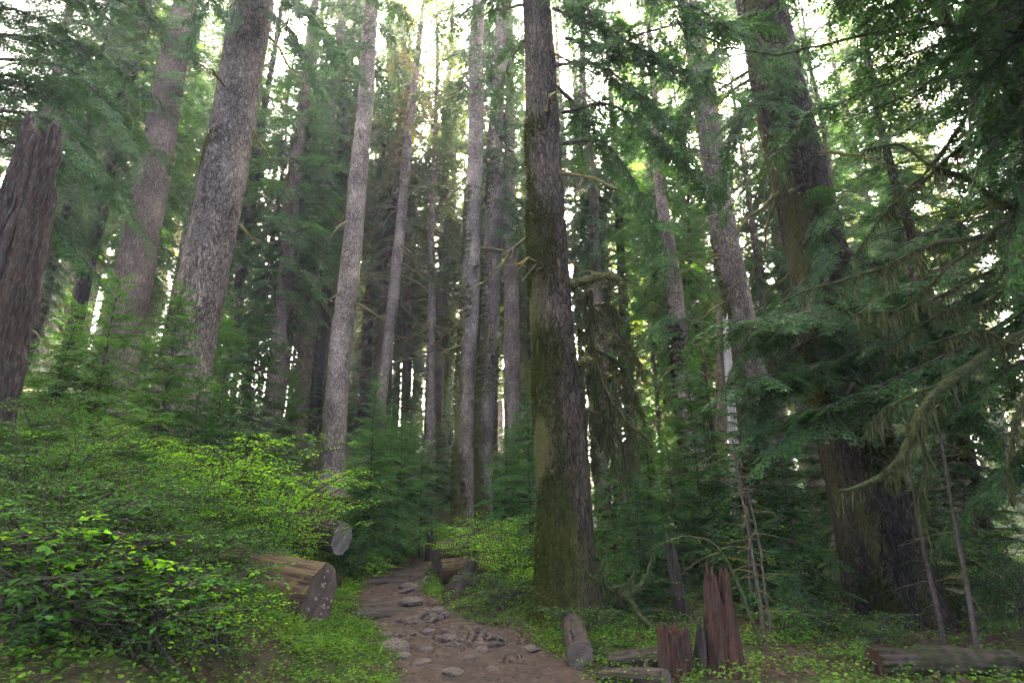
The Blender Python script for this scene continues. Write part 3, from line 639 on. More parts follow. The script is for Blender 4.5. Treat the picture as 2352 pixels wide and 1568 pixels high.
def local_log(name, lab, cat, p0, p1, r0, r1, bark, cut=None, cut1=None, sides=40, seed=1, amp=.03, knots=0, group=None, twist=0, scars=0):
    """a log from p0 (its visible sawn end) to p1, in its own frame with x along the log"""
    p0, p1 = Vector(p0), Vector(p1); d = p1 - p0; L = d.length; q = d.to_track_quat('X', 'Z'); o = thing(name, lab, cat, p0, q, group)
    rng = np.random.RandomState(seed); n = max(12, int(L / .06)); x = np.linspace(0, L, n); th = np.linspace(0, 2 * np.pi, sides, endpoint=False)
    X, T = np.meshgrid(x, th, indexing='ij'); Rr = np.interp(X, [0, L], [r0, r1]); cy_, sy_ = np.cos(T), np.sin(T)
    g = fbm(np.stack([cy_ * 3, sy_ * 3, X * .5], -1), seed) - .5; g2 = np.abs(vnoise(np.stack([cy_ * r0 / .035, sy_ * r0 / .035, X * 1.3], -1), seed + 3) - .5)
    Rr = Rr * (1 + .26 * g) + amp * (g2 - .2); bow = .02 * L * np.sin(np.pi * X / L)
    V = np.stack([X, cy_ * Rr + .0, sy_ * Rr + bow], -1); i = np.arange(n - 1)[:, None] * sides; j = np.arange(sides); k = (j + 1) % sides
    mb = MB(); mb.add(V.reshape(-1, 3), np.stack([i + j, i + sides + j, i + sides + k, i + k], -1).reshape(-1, 4), 0, .5, True)
    for kk in range(knots):
        a = rng.rand() * 6.28; xx = rng.uniform(.1, .9) * L; dd = np.array((rng.uniform(-.3, .3), math.cos(a), math.sin(a))); b0 = np.array((xx, 0, .02 * L)); add_tube(mb, b0 + dd * np.linspace(r1 * .7, r1 * 1.25 + .05, 4)[:, None], np.linspace(.03, .018, 4), 7)
    part('log_body', mb.mesh('log_body', [M[bark]]), o)
    for e, cm in ((0, cut), (n - 1, cut1 or cut)):
        if not cm: continue
        ring = V[e]; c = ring.mean(0); sgn = -1 if e == 0 else 1; W = []
        for f in np.linspace(1.0, .0, 9)[:-1]:
            w = c + (ring - c) * f; w[:, 0] += sgn * (.006 + .02 * (fbm(np.stack([w[:, 1] * 9, w[:, 2] * 9, w[:, 1] * 0], -1), seed + 7) - .5) * (1 if f < .98 else 0)) ; W.append(w)
        W = np.concatenate(W + [c[None] + (sgn * .004, 0, 0)]); m8 = 8; i = np.arange(m8 - 1)[:, None] * sides; mb = MB()
        mb.add(W, np.stack([i + j, i + k, i + sides + k, i + sides + j], -1).reshape(-1, 4), 0, .5, True); b = mb.n
        G = np.stack([j + (m8 - 1) * sides, k + (m8 - 1) * sides, j * 0 + m8 * sides], -1); mb.F3.append((G, np.zeros(len(G), int), np.full(len(G), .5), np.full(len(G), True)))
        for s_ in range(scars if e == 0 else 0):
            a = rng.rand() * 6.28; rr_ = r0 * rng.uniform(.2, .85); cpos = c + np.array((sgn * .012, math.cos(a) * rr_, math.sin(a) * rr_)); rs = rng.uniform(.012, .03)
            u = np.linspace(0, 6.28, 8); VV = np.concatenate([cpos + np.stack([0 * u + 0, np.cos(u) * rs * 1.4, np.sin(u) * rs], -1), (cpos + np.array((sgn * rs * .9, 0, -rs * .3)))[None]]); jj = np.arange(7)
            FF = np.stack([jj, jj + 1, jj * 0 + 8], -1); mb.add(VV, FF, 1, .5, True)
        part('cut_face', mb.mesh('cut_face', [M[cm], M['fungus']]), o)
    return o
M['fungus'] = plainmat('bracket_fungus', (.12, .10, .08), (.26, .22, .18), 20)
for i, (a, b, h, lab) in enumerate((((822, 1400), (957, 1397), .15, 'lowest worn timber step edging the trail'), ((826, 1383), (962, 1381), .07, 'thin timber step just above the lowest one'),
                                    ((832, 1340), (940, 1339), .14, 'third timber step up, in the middle of the trail'), ((850, 1326), (955, 1325), .09, 'uppermost timber step on the trail'),
                                    ((910, 1306), (975, 1304), .08, 'farthest small timber step before the trail bends away'))):
    Y = (10.0, 10.6, 13.1, 13.8, 16.6)[i]; p, q = at(*a, Y), at(*b, Y + .05); zz = float(np.interp(Y + .3, PZY, PZZ)) - .03
    p.z = q.z = zz; o = local_log('trail_step', lab, 'step', p, q, h * .75, h * .68, 'step', 'step', sides=18, seed=60 + i, amp=.02, group='timber steps of the trail')

# ------------------------------------------------------------------ logs and stumps
def G(px, Y, dz=0.):
    x = (px - 1176) / FPX * Y / CP; 
    for _ in range(4):
        z = gz(x, Y); y_ = (z - EYE); t = Y * CP + y_ * SP; x = (px - 1176) / FPX * t
    return Vector((x, Y, gz(x, Y) + dz))
e = at(733, 1383, 8.4); local_log('fallen_log', 'large peeled brown log with a dark sawn end beside the left edge of the trail', 'log', e, e + Vector((-3.6, .40, .5)), .50, .45, 'log', 'cut', sides=64, seed=3, amp=.06, scars=30)
e = at(785, 1236, 12.6); local_log('fallen_log', 'grey weathered log with a pale oval sawn end among the lime bushes', 'log', e, e + Vector((-3.3, 1.1, .5)), .34, .32, 'log_grey', 'cut_grey', sides=48, seed=5, amp=.03)
e = at(832, 1152, 14.5); local_log('fallen_log', 'thin broken log poking out of the lime bushes toward the young hemlocks', 'log', e, e + Vector((-3, .6, .1)), .085, .10, 'log', 'log', sides=20, seed=6)
e = at(1000, 1278, 14.2); local_log('fallen_log', 'bigger of two sawn logs at the right edge of the trail, mossy bark', 'log', e, e + Vector((3.0, 1.2, .15)), .34, .32, 'log_grey', 'cut', sides=44, seed=7, amp=.03)
e = at(1012, 1312, 13.2); local_log('fallen_log', 'smaller log with rounded end in front of the bigger one right of the trail', 'log', e, e + Vector((2.2, .7, .1)), .24, .23, 'log', 'cut', sides=36, seed=8, amp=.02)
e = at(950, 1272, 19); local_log('fallen_log', 'thin brown log lying on the bank where the trail disappears', 'log', e, at(880, 1255, 20.5), .13, .14, 'log', 'log', sides=20, seed=9)
e = at(938, 1254, 21); local_log('fallen_log', 'slim mossy log behind the thin brown log at the far trail bend', 'log', e, at(860, 1246, 22), .10, .11, 'log_moss', 'log', sides=20, seed=10)
def lg(px, py, r): return on_ground(px, py)[0] + Vector((0, 0, r * .8))
e = lg(1335, 1535, .16); local_log('log_round', 'short rough log pointing at the viewer beside the trail, right of the big mossy trunk', 'log', e, e + Vector((.06, 1.4, .10)), .15, .14, 'log_grey', 'cut', sides=36, seed=11, amp=.05, knots=2)
local_log('fallen_log', 'dark wet log at the bottom edge, left of the rotten red stumps', 'log', lg(1385, 1566, .08), lg(1530, 1572, .08), .085, .075, 'log_grey', 'cut', sides=40, seed=12, amp=.06, knots=3)
local_log('fallen_log', 'knobbly brown log lying behind the dark wet log', 'log', lg(1400, 1535, .09), lg(1560, 1522, .09), .09, .10, 'log_grey', 'cut', sides=40, seed=13, amp=.07, knots=4)
local_log('fallen_log', 'broad moss covered log lying in front of the huge dark right trunk', 'log', lg(2010, 1540, .12), lg(2440, 1562, .12), .12, .13, 'log_moss', 'red_wood', sides=60, seed=14, amp=.10, knots=2)

def stump(name, lab, base, h, r, seed, m, top=.5, taper=.6, lean=(0, 0), cat='stump', moss=False, sides=64, flare=.3):
    z = np.linspace(-.25, 1, 40); th = np.linspace(0, 2 * np.pi, sides, endpoint=False); Z, T = np.meshgrid(z, th, indexing='ij')
    hh = h * (1 - top * fbm(np.stack([np.cos(T) * 2.2, np.sin(T) * 2.2, T * 0], -1) * 1.25, seed, 5) ** 1.1 * 1.2)
    n = fbm(np.stack([np.cos(T) * 4, np.sin(T) * 4, Z * h * .9], -1), seed + 2) - .5; n2 = np.abs(vnoise(np.stack([np.cos(T) * r / .03, np.sin(T) * r / .03, Z * h * 1.8], -1), seed + 5) - .5)
    Rr = r * (1 - (1 - taper) * np.clip(Z, 0, 1) + flare * np.exp(-np.maximum(Z, 0) * h / .25)) * (1 + .5 * n) + .09 * r / .2 * (n2 - .25) + .03 * (fbm(np.stack([np.cos(T) * 14, np.sin(T) * 14, Z * h * 3], -1), seed + 8) - .5)
    zz = Z * hh; V = np.stack([np.cos(T) * Rr + lean[0] * np.maximum(zz, 0), np.sin(T) * Rr + lean[1] * np.maximum(zz, 0), zz], -1)
    a = np.arange(39)[:, None] * sides; j = np.arange(sides); k = (j + 1) % sides; mb = MB()
    c = V[-1].mean(0); W = [V.reshape(-1, 3)]; 
    for f, dz in ((.8, -.04), (.6, -.14 * h), (.3, -.3 * h), (.05, -.35 * h)):
        w = c + (V[-1] - c) * f; w[:, 2] = np.minimum(V[-1, :, 2] + dz, V[-1, :, 2]); W.append(w)
    VV = np.concatenate(W); a = np.arange(43)[:, None] * sides
    mb.add(VV, np.stack([a + j, a + k, a + sides + k, a + sides + j], -1).reshape(-1, 4), 0, .5, True)
    o = mb.build(name, M[m], None, base); tag(o, lab, cat); return o
stump('rotten_stump', 'tall rotten red brown stump with a jagged top, bottom right of centre', G(1668, 6.05, -.1), 1.2, .175, 2, 'red_wood', .42, .72)
stump('rotten_stump', 'shorter hollow red stump at the bottom edge, left of the tall one', G(1556, 5.95, -.1), .62, .145, 4, 'red_wood', .35, .9)
stump('rotten_stump', 'blackened slanting splinter stump between the two red stumps', G(1605, 6.0, -.1), .72, .075, 6, 'dark_wood', .6, .4, (.12, 0))
stump('snag', 'dark broken trunk standing behind the red stumps', G(1572, 9.2), 1.45, .115, 8, 'dark_wood', .5, .6, (-.12, 0))
stump('rotten_stump', 'small mossy stump below the grey sawn log on the left bank', G(765, 11.8), .48, .12, 9, 'log_moss', .4, .8)
stump('post_stump', 'slim grey weathered post stump at the far bend of the trail', G(985, 16.2), .95, .11, 10, 'dark_wood', .5, .7)
stump('mossy_stump', 'slender stump with a cushion of moss on top, in front of the far trunks', G(988, 17.5), 1.5, .055, 12, 'bark_far', .12, .9, flare=.1)
def leaning_root():                              # the buttress of an old stump leaning away from the trail
    o = thing('leaning_stump', 'decayed leaning stump sending a thick root down to the trail below the sawn logs', 'stump', G(1050, 11.2))
    mb = MB(); b = np.array(G(1050, 11.2))
    add_tube(mb, curve([np.array(at(1085, 1290, 11.4)) - b, np.array(at(1062, 1345, 11.2)) - b, np.array(at(1030, 1392, 10.9)) - b, np.array(at(985, 1412, 10.5)) - b, np.array(at(950, 1420, 10.3)) - b + (0, 0, -.1)], 30), np.array([.10, .24, .17, .09, .05]).repeat(6), 20, 0, True, .5, 3)
    add_tube(mb, curve([np.array(at(1080, 1330, 11.3)) - b, np.array(at(1085, 1380, 11.3)) - b, np.array(at(1100, 1440, 11.2)) - b], 20), np.linspace(.2, .3, 20), 20, 0, True, .4, 5)
    part('stump_wood', mb.mesh('stump_wood', [M['dark_wood']]), o)
    mb = MB(); add_tube(mb, curve([np.array(at(1020, 1390, 10.75)) - b, np.array(at(985, 1404, 10.4)) - b, np.array(at(950, 1412, 10.1)) - b], 18), np.linspace(.09, .03, 18), 10, 0, True, .3, 8); part('root', mb.mesh('root', [M['red_wood']]), o)
leaning_root()

# ------------------------------------------------------------------ THE TREES one can tell apart
T = tree
main = T('old_conifer', 'thick dark mossy trunk standing right of the trail in the middle of the forest', 9.5, (1297, 1200), (1230, 0), 122, 62, 'bark_main', 40, old_crown(0), 120, .05, .022, .075, .42, 3, bend=.03, moss=(26000, (-.75, -.35), .60, 9, .05))
T('old_conifer', 'huge grey scaly trunk leaning right on the left slope above the bushes', 13, (425, 900), (575, 30), 108, 86, 'bark_big', 42, old_crown(1), 110, .06, .018, .07, .15, 4, moss=(9000, (-.9, -.2), .66, 9, .05))
T('old_conifer', 'massive dark trunk behind the drooping boughs on the right', 10.2, (1965, 1000), (1740, 0), 148, 98, 'bark_dark', 40, old_crown(2), 120, .06, .028, .085, .5, 5, moss=(14000, (-.5, -.6), .66, 5, .06))
T('old_conifer', 'brown trunk behind and left of the huge grey scaly one', 19, (305, 640), (412, 90), 76, 56, 'bark_brown', 38, old_crown(0, 'needle_blue'), seed=6)
T('tall_conifer', 'dark upper trunk with pale foot, second slim trunk right of the huge grey one', 23, (622, 950), (690, 300), 40, 28, 'bark_brown', 34, mid_crown(2, 'needle_blue'), seed=7, cs=1.35)
T('tall_conifer', 'brownish straight trunk in the gap left of the pale grey trunk', 26, (685, 960), (737, 480), 42, 26, 'bark_brown', 36, old_crown(2), seed=8)
T('tall_conifer', 'thin brown trunk close behind the brownish straight one', 30, (712, 960), (748, 560), 28, 20, 'bark_brown', 34, far_crown(1), seed=9)
T('tall_conifer', 'pale grey straight trunk left of centre, clean of boughs', 20, (770, 980), (858, 0), 54, 30, 'bark_grey', 44, old_crown(1), 40, seed=10)
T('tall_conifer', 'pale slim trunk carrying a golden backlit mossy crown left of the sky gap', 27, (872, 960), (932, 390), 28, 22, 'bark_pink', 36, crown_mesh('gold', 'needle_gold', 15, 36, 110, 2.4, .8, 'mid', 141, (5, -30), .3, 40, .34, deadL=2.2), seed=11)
T('tall_conifer', 'dark narrow trunk between the pale slim trunk and the reddish one', 32, (930, 1010), (936, 530), 23, 17, 'bark_brown', 32, mid_crown(1), seed=12, cs=1.4)
T('tall_conifer', 'reddish smooth straight trunk in the bright haze just left of centre', 29, (985, 1010), (994, 560), 25, 15, 'bark_pink', 36, far_crown(0), seed=13)
T('tall_conifer', 'very thin trunk in the bright haze right of the reddish one', 38, (1018, 1080), (1030, 700), 13, 11, 'bark_far', 34, far_crown(2), seed=14)
T('tall_conifer', 'thin brown trunk just left of the tall central pair', 41, (1034, 1030), (1040, 740), 14, 11, 'bark_far', 36, far_crown(1), seed=15)
T('old_conifer', 'left trunk of the tall central pair, pale with moss on its left side', 21, (1067, 1040), (1099, 40), 46, 31, 'bark_moss', 46, old_crown(1), 44, seed=16, moss=(9000, (-.95, -.2), .58, 14, .09))
T('old_conifer', 'right trunk of the tall central pair, moss sheathed and rough', 23, (1112, 1000), (1150, 100), 50, 30, 'bark_moss', 42, old_crown(2), 44, amp=.025, seed=17, moss=(12000, (-.7, -.4), .54, 17, .09))
T('tall_conifer', 'pinkish trunk right behind the tall central pair', 27, (1175, 920), (1172, 440), 39, 28, 'bark_pink', 40, old_crown(0), seed=18)
T('tall_conifer', 'pale curved trunk with mossy left side, right of the middle trunk', 19, (1582, 1030), (1517, 360), 52, 20, 'bark_grey', 30, mid_crown(2, 'needle_blue'), 40, seed=19, bend=.10, cs=1.2, moss=(9000, (-.9, -.3), .58, 10, .09))
T('old_conifer', 'broad grey trunk with a golden lit edge beside the white broken snag', 17, (1722, 850), (1604, 150), 62, 50, 'bark_big', 40, old_crown(0), 44, seed=20, moss=(6000, (-.9, .2), .62, 10, .08))
T('tall_conifer', 'slim grey trunk glimpsed between the curved trunk and the middle trunk', 30, (1535, 1000), (1500, 500), 20, 14, 'bark_far', 34, far_crown(2), seed=21)
T('tall_conifer', 'dim brown trunk far up the left slope, left of the brown one', 30, (205, 640), (262, 300), 32, 22, 'bark_brown', 36, far_crown(0), seed=22)
T('tall_conifer', 'thin reddish trunk far up the left slope near the broken snag', 34, (150, 640), (235, 330), 24, 18, 'bark_pink', 34, far_crown(1), seed=23)
T('tall_conifer', 'narrow shaded trunk between the brown trunk and the huge grey one', 33, (352, 700), (384, 480), 22, 16, 'bark_brown', 36, far_crown(2), seed=24)
T('tall_conifer', 'slender dark pole left of the slim dark upper trunk', 28, (538, 860), (556, 660), 12, 10, 'bark_dark', 24, mid_crown(0), seed=25, cs=1.2)
T('tall_conifer', 'thin dark trunk behind the pale grey straight trunk', 36, (735, 900), (790, 300), 18, 13, 'bark_brown', 38, far_crown(1), seed=26)
T('tall_conifer', 'dim trunk in the shade right of the pale grey straight trunk', 36, (858, 900), (868, 700), 20, 17, 'bark_brown', 36, far_crown(0), seed=27)
T('tall_conifer', 'dusky trunk behind the mossy limbs right of the middle trunk', 30, (1375, 1000), (1362, 800), 30, 26, 'bark_far', 36, far_crown(2), seed=28)

def snag(name, label, Y, base, top, wb, wt, bark, seed, sides=40, rag=.9, amp=.02):
    a, b = at(*base, Y), at(*top, Y); d = (b - a).normalized(); g = a.copy()
    for _ in range(6): g = a - d * ((a.z - gz(g.x, g.y)) / d.z)
    la, lb = (a - g).length, (b - g).length; ra, rb = rad(wb, *base, Y), rad(wt, *top, Y)
    z = np.linspace(-.4, lb, 90); th = np.linspace(0, 2 * np.pi, sides, endpoint=False); Z, Tt = np.meshgrid(z, th, indexing='ij')
    c, s = np.cos(Tt), np.sin(Tt); Rr = np.interp(Z, [0, la, lb], [ra * 1.12, ra, rb]) * (1 + .45 * (fbm(np.stack([c * 1.6, s * 1.6, Z * .7], -1), seed) - .5)) + amp * 3 * (np.abs(vnoise(np.stack([c * ra / .05, s * ra / .05, Z * 1.1], -1), seed + 2) - .5) - .25)
    hz = 1 - rag / lb * fbm(np.stack([c * 1.8, s * 1.8, c * 0], -1), seed + 5, 4) * ss(.5, 1, Z / lb) * 1.6
    V = np.stack([c * Rr, s * Rr, np.where(Z > 0, Z * hz, Z)], -1).reshape(-1, 3); n = 90; V = np.vstack([V, [[0, 0, lb - rag * 1.2]]])
    i = np.arange(n - 1)[:, None] * sides; j = np.arange(sides); k = (j + 1) % sides; mb = MB(); mb.add(V, np.stack([i + j, i + k, i + sides + k, i + sides + j], -1).reshape(-1, 4), 0, .5, True)
    Gf = np.stack([j + (n - 1) * sides, k + (n - 1) * sides, j * 0 + n * sides], -1); mb.F3.append((Gf, np.zeros(sides, int), np.full(sides, .5), np.full(sides, True)))
    o = thing(name, label, 'snag', g, lean_quat(d)); part('trunk', mb.mesh('trunk', [M[bark]]), o); return o
snag('broken_snag', 'dark weathered broken snag with red inner wood at the left edge', 7.2, (-22, 780), (110, 262), 138, 66, 'snag', 31, 160, .35, .085)
snag('broken_snag', 'bleached white splintered snag beside the broad grey trunk', 16.2, (1676, 880), (1664, 700), 20, 12, 'white_wood', 33, 24, .6, .01)
snag('broken_snag', 'brownish broken trunk just left of the bleached white snag', 16.6, (1655, 900), (1648, 672), 22, 10, 'bark_brown', 34, 24, .9, .012)
snag('broken_snag', 'thin red splinter snag left of the white snag', 15, (1635, 980), (1608, 740), 11, 4, 'red_wood', 35, 18, .4, .008)
snag('broken_snag', 'greyish leaning dead trunk low behind the small dark stems', 14, (1700, 1240), (1688, 1080), 30, 22, 'bark_far', 36, 24, .6, .01)

# far trees between and behind, all alike
rng = np.random.RandomState(77); placed = []
BARKS = ['bark_far', 'bark_far', 'bark_brown']
FT = {}
def far_trunk(v):
    if v not in FT: FT[v] = trunk_mesh([(-1, .34 + .05 * v), (0, .32 + .05 * v), (20, .2 + .03 * v), (37, .03)], 37, 16, 1.2, 20, .012, .1, .2, 200 + v, M[BARKS[v % 3]], bend=.12)
    return FT[v]
n = 0; tries = 0
while n < 150 and tries < 4000:
    tries += 1; Y = 26 + 84 * rng.rand() ** .9; x = rng.uniform(-1, 1) * (Y * .98 + 6)
    if n > 112: Y = rng.uniform(30, 80); x = ((rng.uniform(780, 1700) if n < 138 else rng.uniform(760, 1250)) - 1176) / FPX * Y * CP
    px = 1176 + x / (Y * CP) * FPX
    if 1015 < px < 1055 and Y < 60: continue
    if any((x - a) ** 2 + (Y - b) ** 2 < (2.2 + Y * .018) ** 2 for a, b in placed): continue
    placed.append((x, Y)); v = n % 3; s = rng.uniform(.8, 1.15)
    o = thing('distant_conifer', 'slender distant conifer in the hazy forest far behind the trail', 'tree', (x, Y, gz(x, Y) - .2), None, 'distant conifers'); o.rotation_euler = (0, 0, rng.rand() * 6.28); o.scale = (s, s, s)
    part('trunk', far_trunk(v), o); part('crown', far_crown(rng.randint(3)).copy() if False else far_crown(rng.randint(3)), o); n += 1
# younger full hemlocks closing the view at mid height
mids = [(560, 24, 1.0, 0, 'needle', 'full dark hemlock right behind the huge grey trunk'), (30, 18, .9, 1, 'needle', 'shaggy hemlock on the far left slope behind the broken snag'), (470, 31, 1.15, 1, 'needle_far', 'sunlit hemlock between the huge grey trunk and the brown one'),
        (905, 34, 1.1, 0, 'needle_blue', 'bluish hemlock behind the pale slim trunk'), (1235, 31, 1.2, 1, 'needle_far', 'light green hemlock right of the central trunks'), (1385, 22, .85, 2, 'needle', 'lichen hung hemlock right behind the middle trunk'),
        (1470, 27, 1.1, 0, 'needle_blue', 'full hemlock between the middle trunk and the curved trunk'), (1655, 23, 1.0, 1, 'needle_blue', 'bluish hemlock behind the bleached snag'), (1830, 20, 1.0, 2, 'needle', 'dim hemlock left behind the massive dark trunk'),
        (2080, 17, .95, 0, 'needle', 'dense hemlock right behind the massive dark trunk'), (2260, 14, .9, 1, 'needle', 'shaded hemlock at the right edge behind the mossy limbs'), (120, 26, 1.1, 2, 'needle_far', 'golden lit hemlock high on the far left slope'), (270, 22, .9, 0, 'needle_blue', 'bushy hemlock in front of the dim left slope trunks'),
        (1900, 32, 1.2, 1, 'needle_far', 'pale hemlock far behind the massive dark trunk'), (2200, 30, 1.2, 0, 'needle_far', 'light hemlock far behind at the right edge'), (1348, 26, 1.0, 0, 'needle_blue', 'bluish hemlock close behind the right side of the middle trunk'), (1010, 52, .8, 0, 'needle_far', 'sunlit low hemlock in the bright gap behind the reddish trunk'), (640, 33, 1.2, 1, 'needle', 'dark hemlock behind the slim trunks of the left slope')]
tall_h = lambda lf: crown_mesh('tall', lf, 9, 34, 190, 3.7, .7, 'mid', 151, (6, -32), .3, 14, .3, lichen=.15)
for i, (px, Y, s, lf, lab) in enumerate(((1395, 21, 1.0, 'needle', 'tall drooping hemlock filling the gap right of the middle trunk'), (1465, 25, 1.0, 'needle_blue', 'tall hemlock with hanging boughs left of the curved trunk'), (1640, 27, 1.0, 'needle', 'tall hemlock behind the bleached snag and the broad grey trunk'), (715, 27, 1.0, 'needle_blue', 'tall drooping hemlock over the slim left slope trunks'), (880, 31, .95, 'needle_blue', 'tall hemlock left of the central sky gap'), (1225, 33, 1.0, 'needle_far', 'tall hemlock right behind the pinkish trunk'), (250, 24, 1.0, 'needle', 'tall hemlock between the snag and the brown trunk'), (500, 26, 1.0, 'needle', 'tall hemlock close behind the huge grey trunk'), (1900, 22, 1.0, 'needle', 'tall hemlock right behind the massive dark trunk'), (2150, 24, 1.0, 'needle_blue', 'tall hemlock far right behind the mossy limbs'), (620, 30, 1.25, 'needle_blue', 'very tall hemlock high behind the slim dark upper trunk'), (830, 33, 1.25, 'needle_blue', 'very tall hemlock showing its top right of the pale grey trunk'), (1130, 34, 1.25, 'needle_blue', 'very tall hemlock rising behind the central pair'), (1310, 30, 1.25, 'needle', 'very tall hemlock topping out right behind the middle trunk'), (1560, 29, 1.2, 'needle', 'very tall hemlock behind the curved trunk'), (120, 20, 1.0, 'needle', 'tall dark hemlock up the slope behind the broken snag'), (360, 29, 1.2, 'needle', 'very tall hemlock between the brown trunk and the huge grey one'))):
    o = thing('hemlock', lab, 'tree', G(px, Y, -.1)); o.rotation_euler = (0, 0, i * 1.7); o.scale = (s, s, s)
    part('trunk', trunk_mesh([(-1, .3), (0, .28), (20, .16), (34, .02)], 34, 16, .6, 12, .01, .08, .25, 350 + i, M['bark_dark' if i % 2 else 'bark_brown'], bend=.12), o); part('crown', tall_h(lf), o)
for i, (px, Y, s, v, lf, lab) in enumerate(mids):
    o = thing('hemlock', lab, 'tree', G(px, Y, -.1)); o.rotation_euler = (0, 0, i * 1.3); o.scale = (s, s, s)
    part('trunk', trunk_mesh([(-1, .2), (0, .18), (10, .11), (23, .02)], 21 + v * 1.5, 14, .5, 8, .008, .08, .2, 300 + i, M['bark_dark' if i % 2 else 'bark_brown'], bend=.12), o); part('crown', mid_crown(v, lf), o)

for i, (x, y, s, v, lab) in enumerate(((-7.8, 1.9, .8, 0, 'shading hemlock outside the left edge of the view, added to darken the corner bushes'), (-8.2, -.5, 1, 1, 'added shading hemlock outside the view on the left, level with the viewer'), (-5.2, -4.5, .9, 0, 'added shading hemlock behind the viewer left of the trail'), (6.4, 2.8, .8, 0, 'added shading hemlock outside the right edge of the view'), (7.8, 1.0, 1, 1, 'added shading hemlock outside the view on the right, level with the viewer'),
                                        (5.4, -4.0, .9, 0, 'added shading hemlock behind the viewer right of the trail'), (-5.0, .1, .9, 0, 'added shading hemlock beside the viewer, first on the left of the trail'), (5.2, -.6, .9, 2, 'added shading hemlock beside the viewer, first on the right of the trail'), (-2.6, -8.5, 1.1, 0, 'added shading hemlock well behind the viewer on the left'), (2.8, -9.5, 1.1, 1, 'added shading hemlock well behind the viewer on the right'), (9.6, 5.6, 1, 0, 'added shading hemlock just past the right edge behind the draped old one'), (-11, 7, 1, 0, 'added shading hemlock just past the left edge uphill of the snag'))):
    o = thing('hemlock', lab, 'tree', (x, y, gz(x, y) - .1)); o.rotation_euler = (0, 0, i * 1.1); o.scale = (s, s, s); placed.append((x, y))  # hemlocks outside the view, added to shade the corners and foreground
    part('trunk', trunk_mesh([(-1, .2), (0, .18), (10, .11), (23, .02)], 21, 12, .8, 8, .008, .08, .2, 330 + i, M['bark_dark']), o); part('crown', mid_crown(v), o)
for i, (x, y, s, v) in enumerate(((8.2, 7.6, .8, 0), (10.4, 9.6, 1, 0), (12, 7, 1, 1), (9.4, 12, .9, 0), (12.5, 13, 1, 0))):  # hemlocks added to darken the right side of the view
    o = thing('shade_hemlock', 'one of the look-alike hemlocks added for shade along the right edge', 'tree', (x, y, gz(x, y) - .1), None, 'shading hemlocks added along the right edge'); o.rotation_euler = (0, 0, i * 2.1); o.scale = (s, s, s); placed.append((x, y))
    if ('dt', v) not in FT: FT['dt', v] = trunk_mesh([(-1, .2), (0, .18), (10, .11), (23, .02)], 21, 12, .8, 8, .008, .08, .2, 340 + v, M['bark_dark'], bend=.12)
    part('trunk', FT['dt', v], o); part('crown', mid_crown(v), o)
rng = np.random.RandomState(91); n = 0
for _ in range(900):
    if n >= 78: break
    Y = rng.uniform(15, 42) if n < 22 else rng.uniform(36, 80); x = rng.uniform(-1, 1) * (Y * .95 + 3); px = 1176 + x / (Y * CP) * FPX
    if n > 52: Y = rng.uniform(18, 40)
    if n >= 60: Y = rng.uniform(42, 78)
    if n > 52: px = rng.uniform(740, 1290) if n >= 60 else rng.uniform(800, 1330) if n <= 52 else rng.uniform(1330, 2300); x = (px - 1176) / FPX * Y * CP
    if Y < 24 and (230 < px < 850 or 1450 < px < 1770): continue
    if (820 < px < 1200 and Y < 36) or abs(x - path_x(Y)) < 3 or any((x - a) ** 2 + (Y - b) ** 2 < 5 for a, b in placed): continue
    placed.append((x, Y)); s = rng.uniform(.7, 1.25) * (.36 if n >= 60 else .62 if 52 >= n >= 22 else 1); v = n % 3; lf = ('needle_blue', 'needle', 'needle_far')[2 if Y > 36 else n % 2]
    o = thing('background_hemlock', 'one of the look-alike shaggy hemlocks filling the forest behind the big trunks', 'tree', (x, Y, gz(x, Y) - .1), None, 'look-alike hemlocks of the middle distance'); o.rotation_euler = (0, 0, rng.rand() * 6.3); o.scale = (s, s, s)
    if ('mt', v) not in FT: FT['mt', v] = trunk_mesh([(-1, .2), (0, .18), (10, .11), (23, .02)], 20 + v * 1.5, 12, .8, 8, .008, .08, .2, 400 + v, M['bark_brown'], bend=.12)
    part('trunk', FT['mt', v], o); part('crown', mid_crown(v, lf), o); n += 1
n = 0
YT = {}
for _ in range(2500):
    if n >= 150: break
    Y = rng.uniform(12, 60) if n < 110 else rng.uniform(22, 48); x = rng.uniform(-1, 1) * (Y * .95 + 3); px = 1176 + x / (Y * CP) * FPX
    if n > 125: px = rng.uniform(700, 1330); x = (px - 1176) / FPX * Y * CP
    if (Y < 22 and abs(x - path_x(Y)) < 2) or (Y < 17 and 500 < px < 1350): continue
    s = rng.uniform(.5, 1.2); v = n % 4; lf = ('needle', 'needle_blue', 'needle_bright')[n % 3]
    o = thing('forest_sapling', 'one of the look-alike hemlock saplings of the forest undergrowth', 'young tree', (x, Y, gz(x, Y) - .05), None, 'look-alike undergrowth saplings'); o.rotation_euler = (0, 0, rng.rand() * 6.3); o.scale = (s * 1.25, s * 1.25, s)
    if v not in YT:
        mb = MB(); add_tube(mb, np.stack([np.zeros(8), np.zeros(8), np.linspace(-.2, YH[v], 8)], -1), np.linspace(.04, .006, 8), 6); YT[v] = mb.mesh('trunk', [M['twig']])
    part('trunk', YT[v], o); part('crown', young_crown(v, lf), o); n += 1

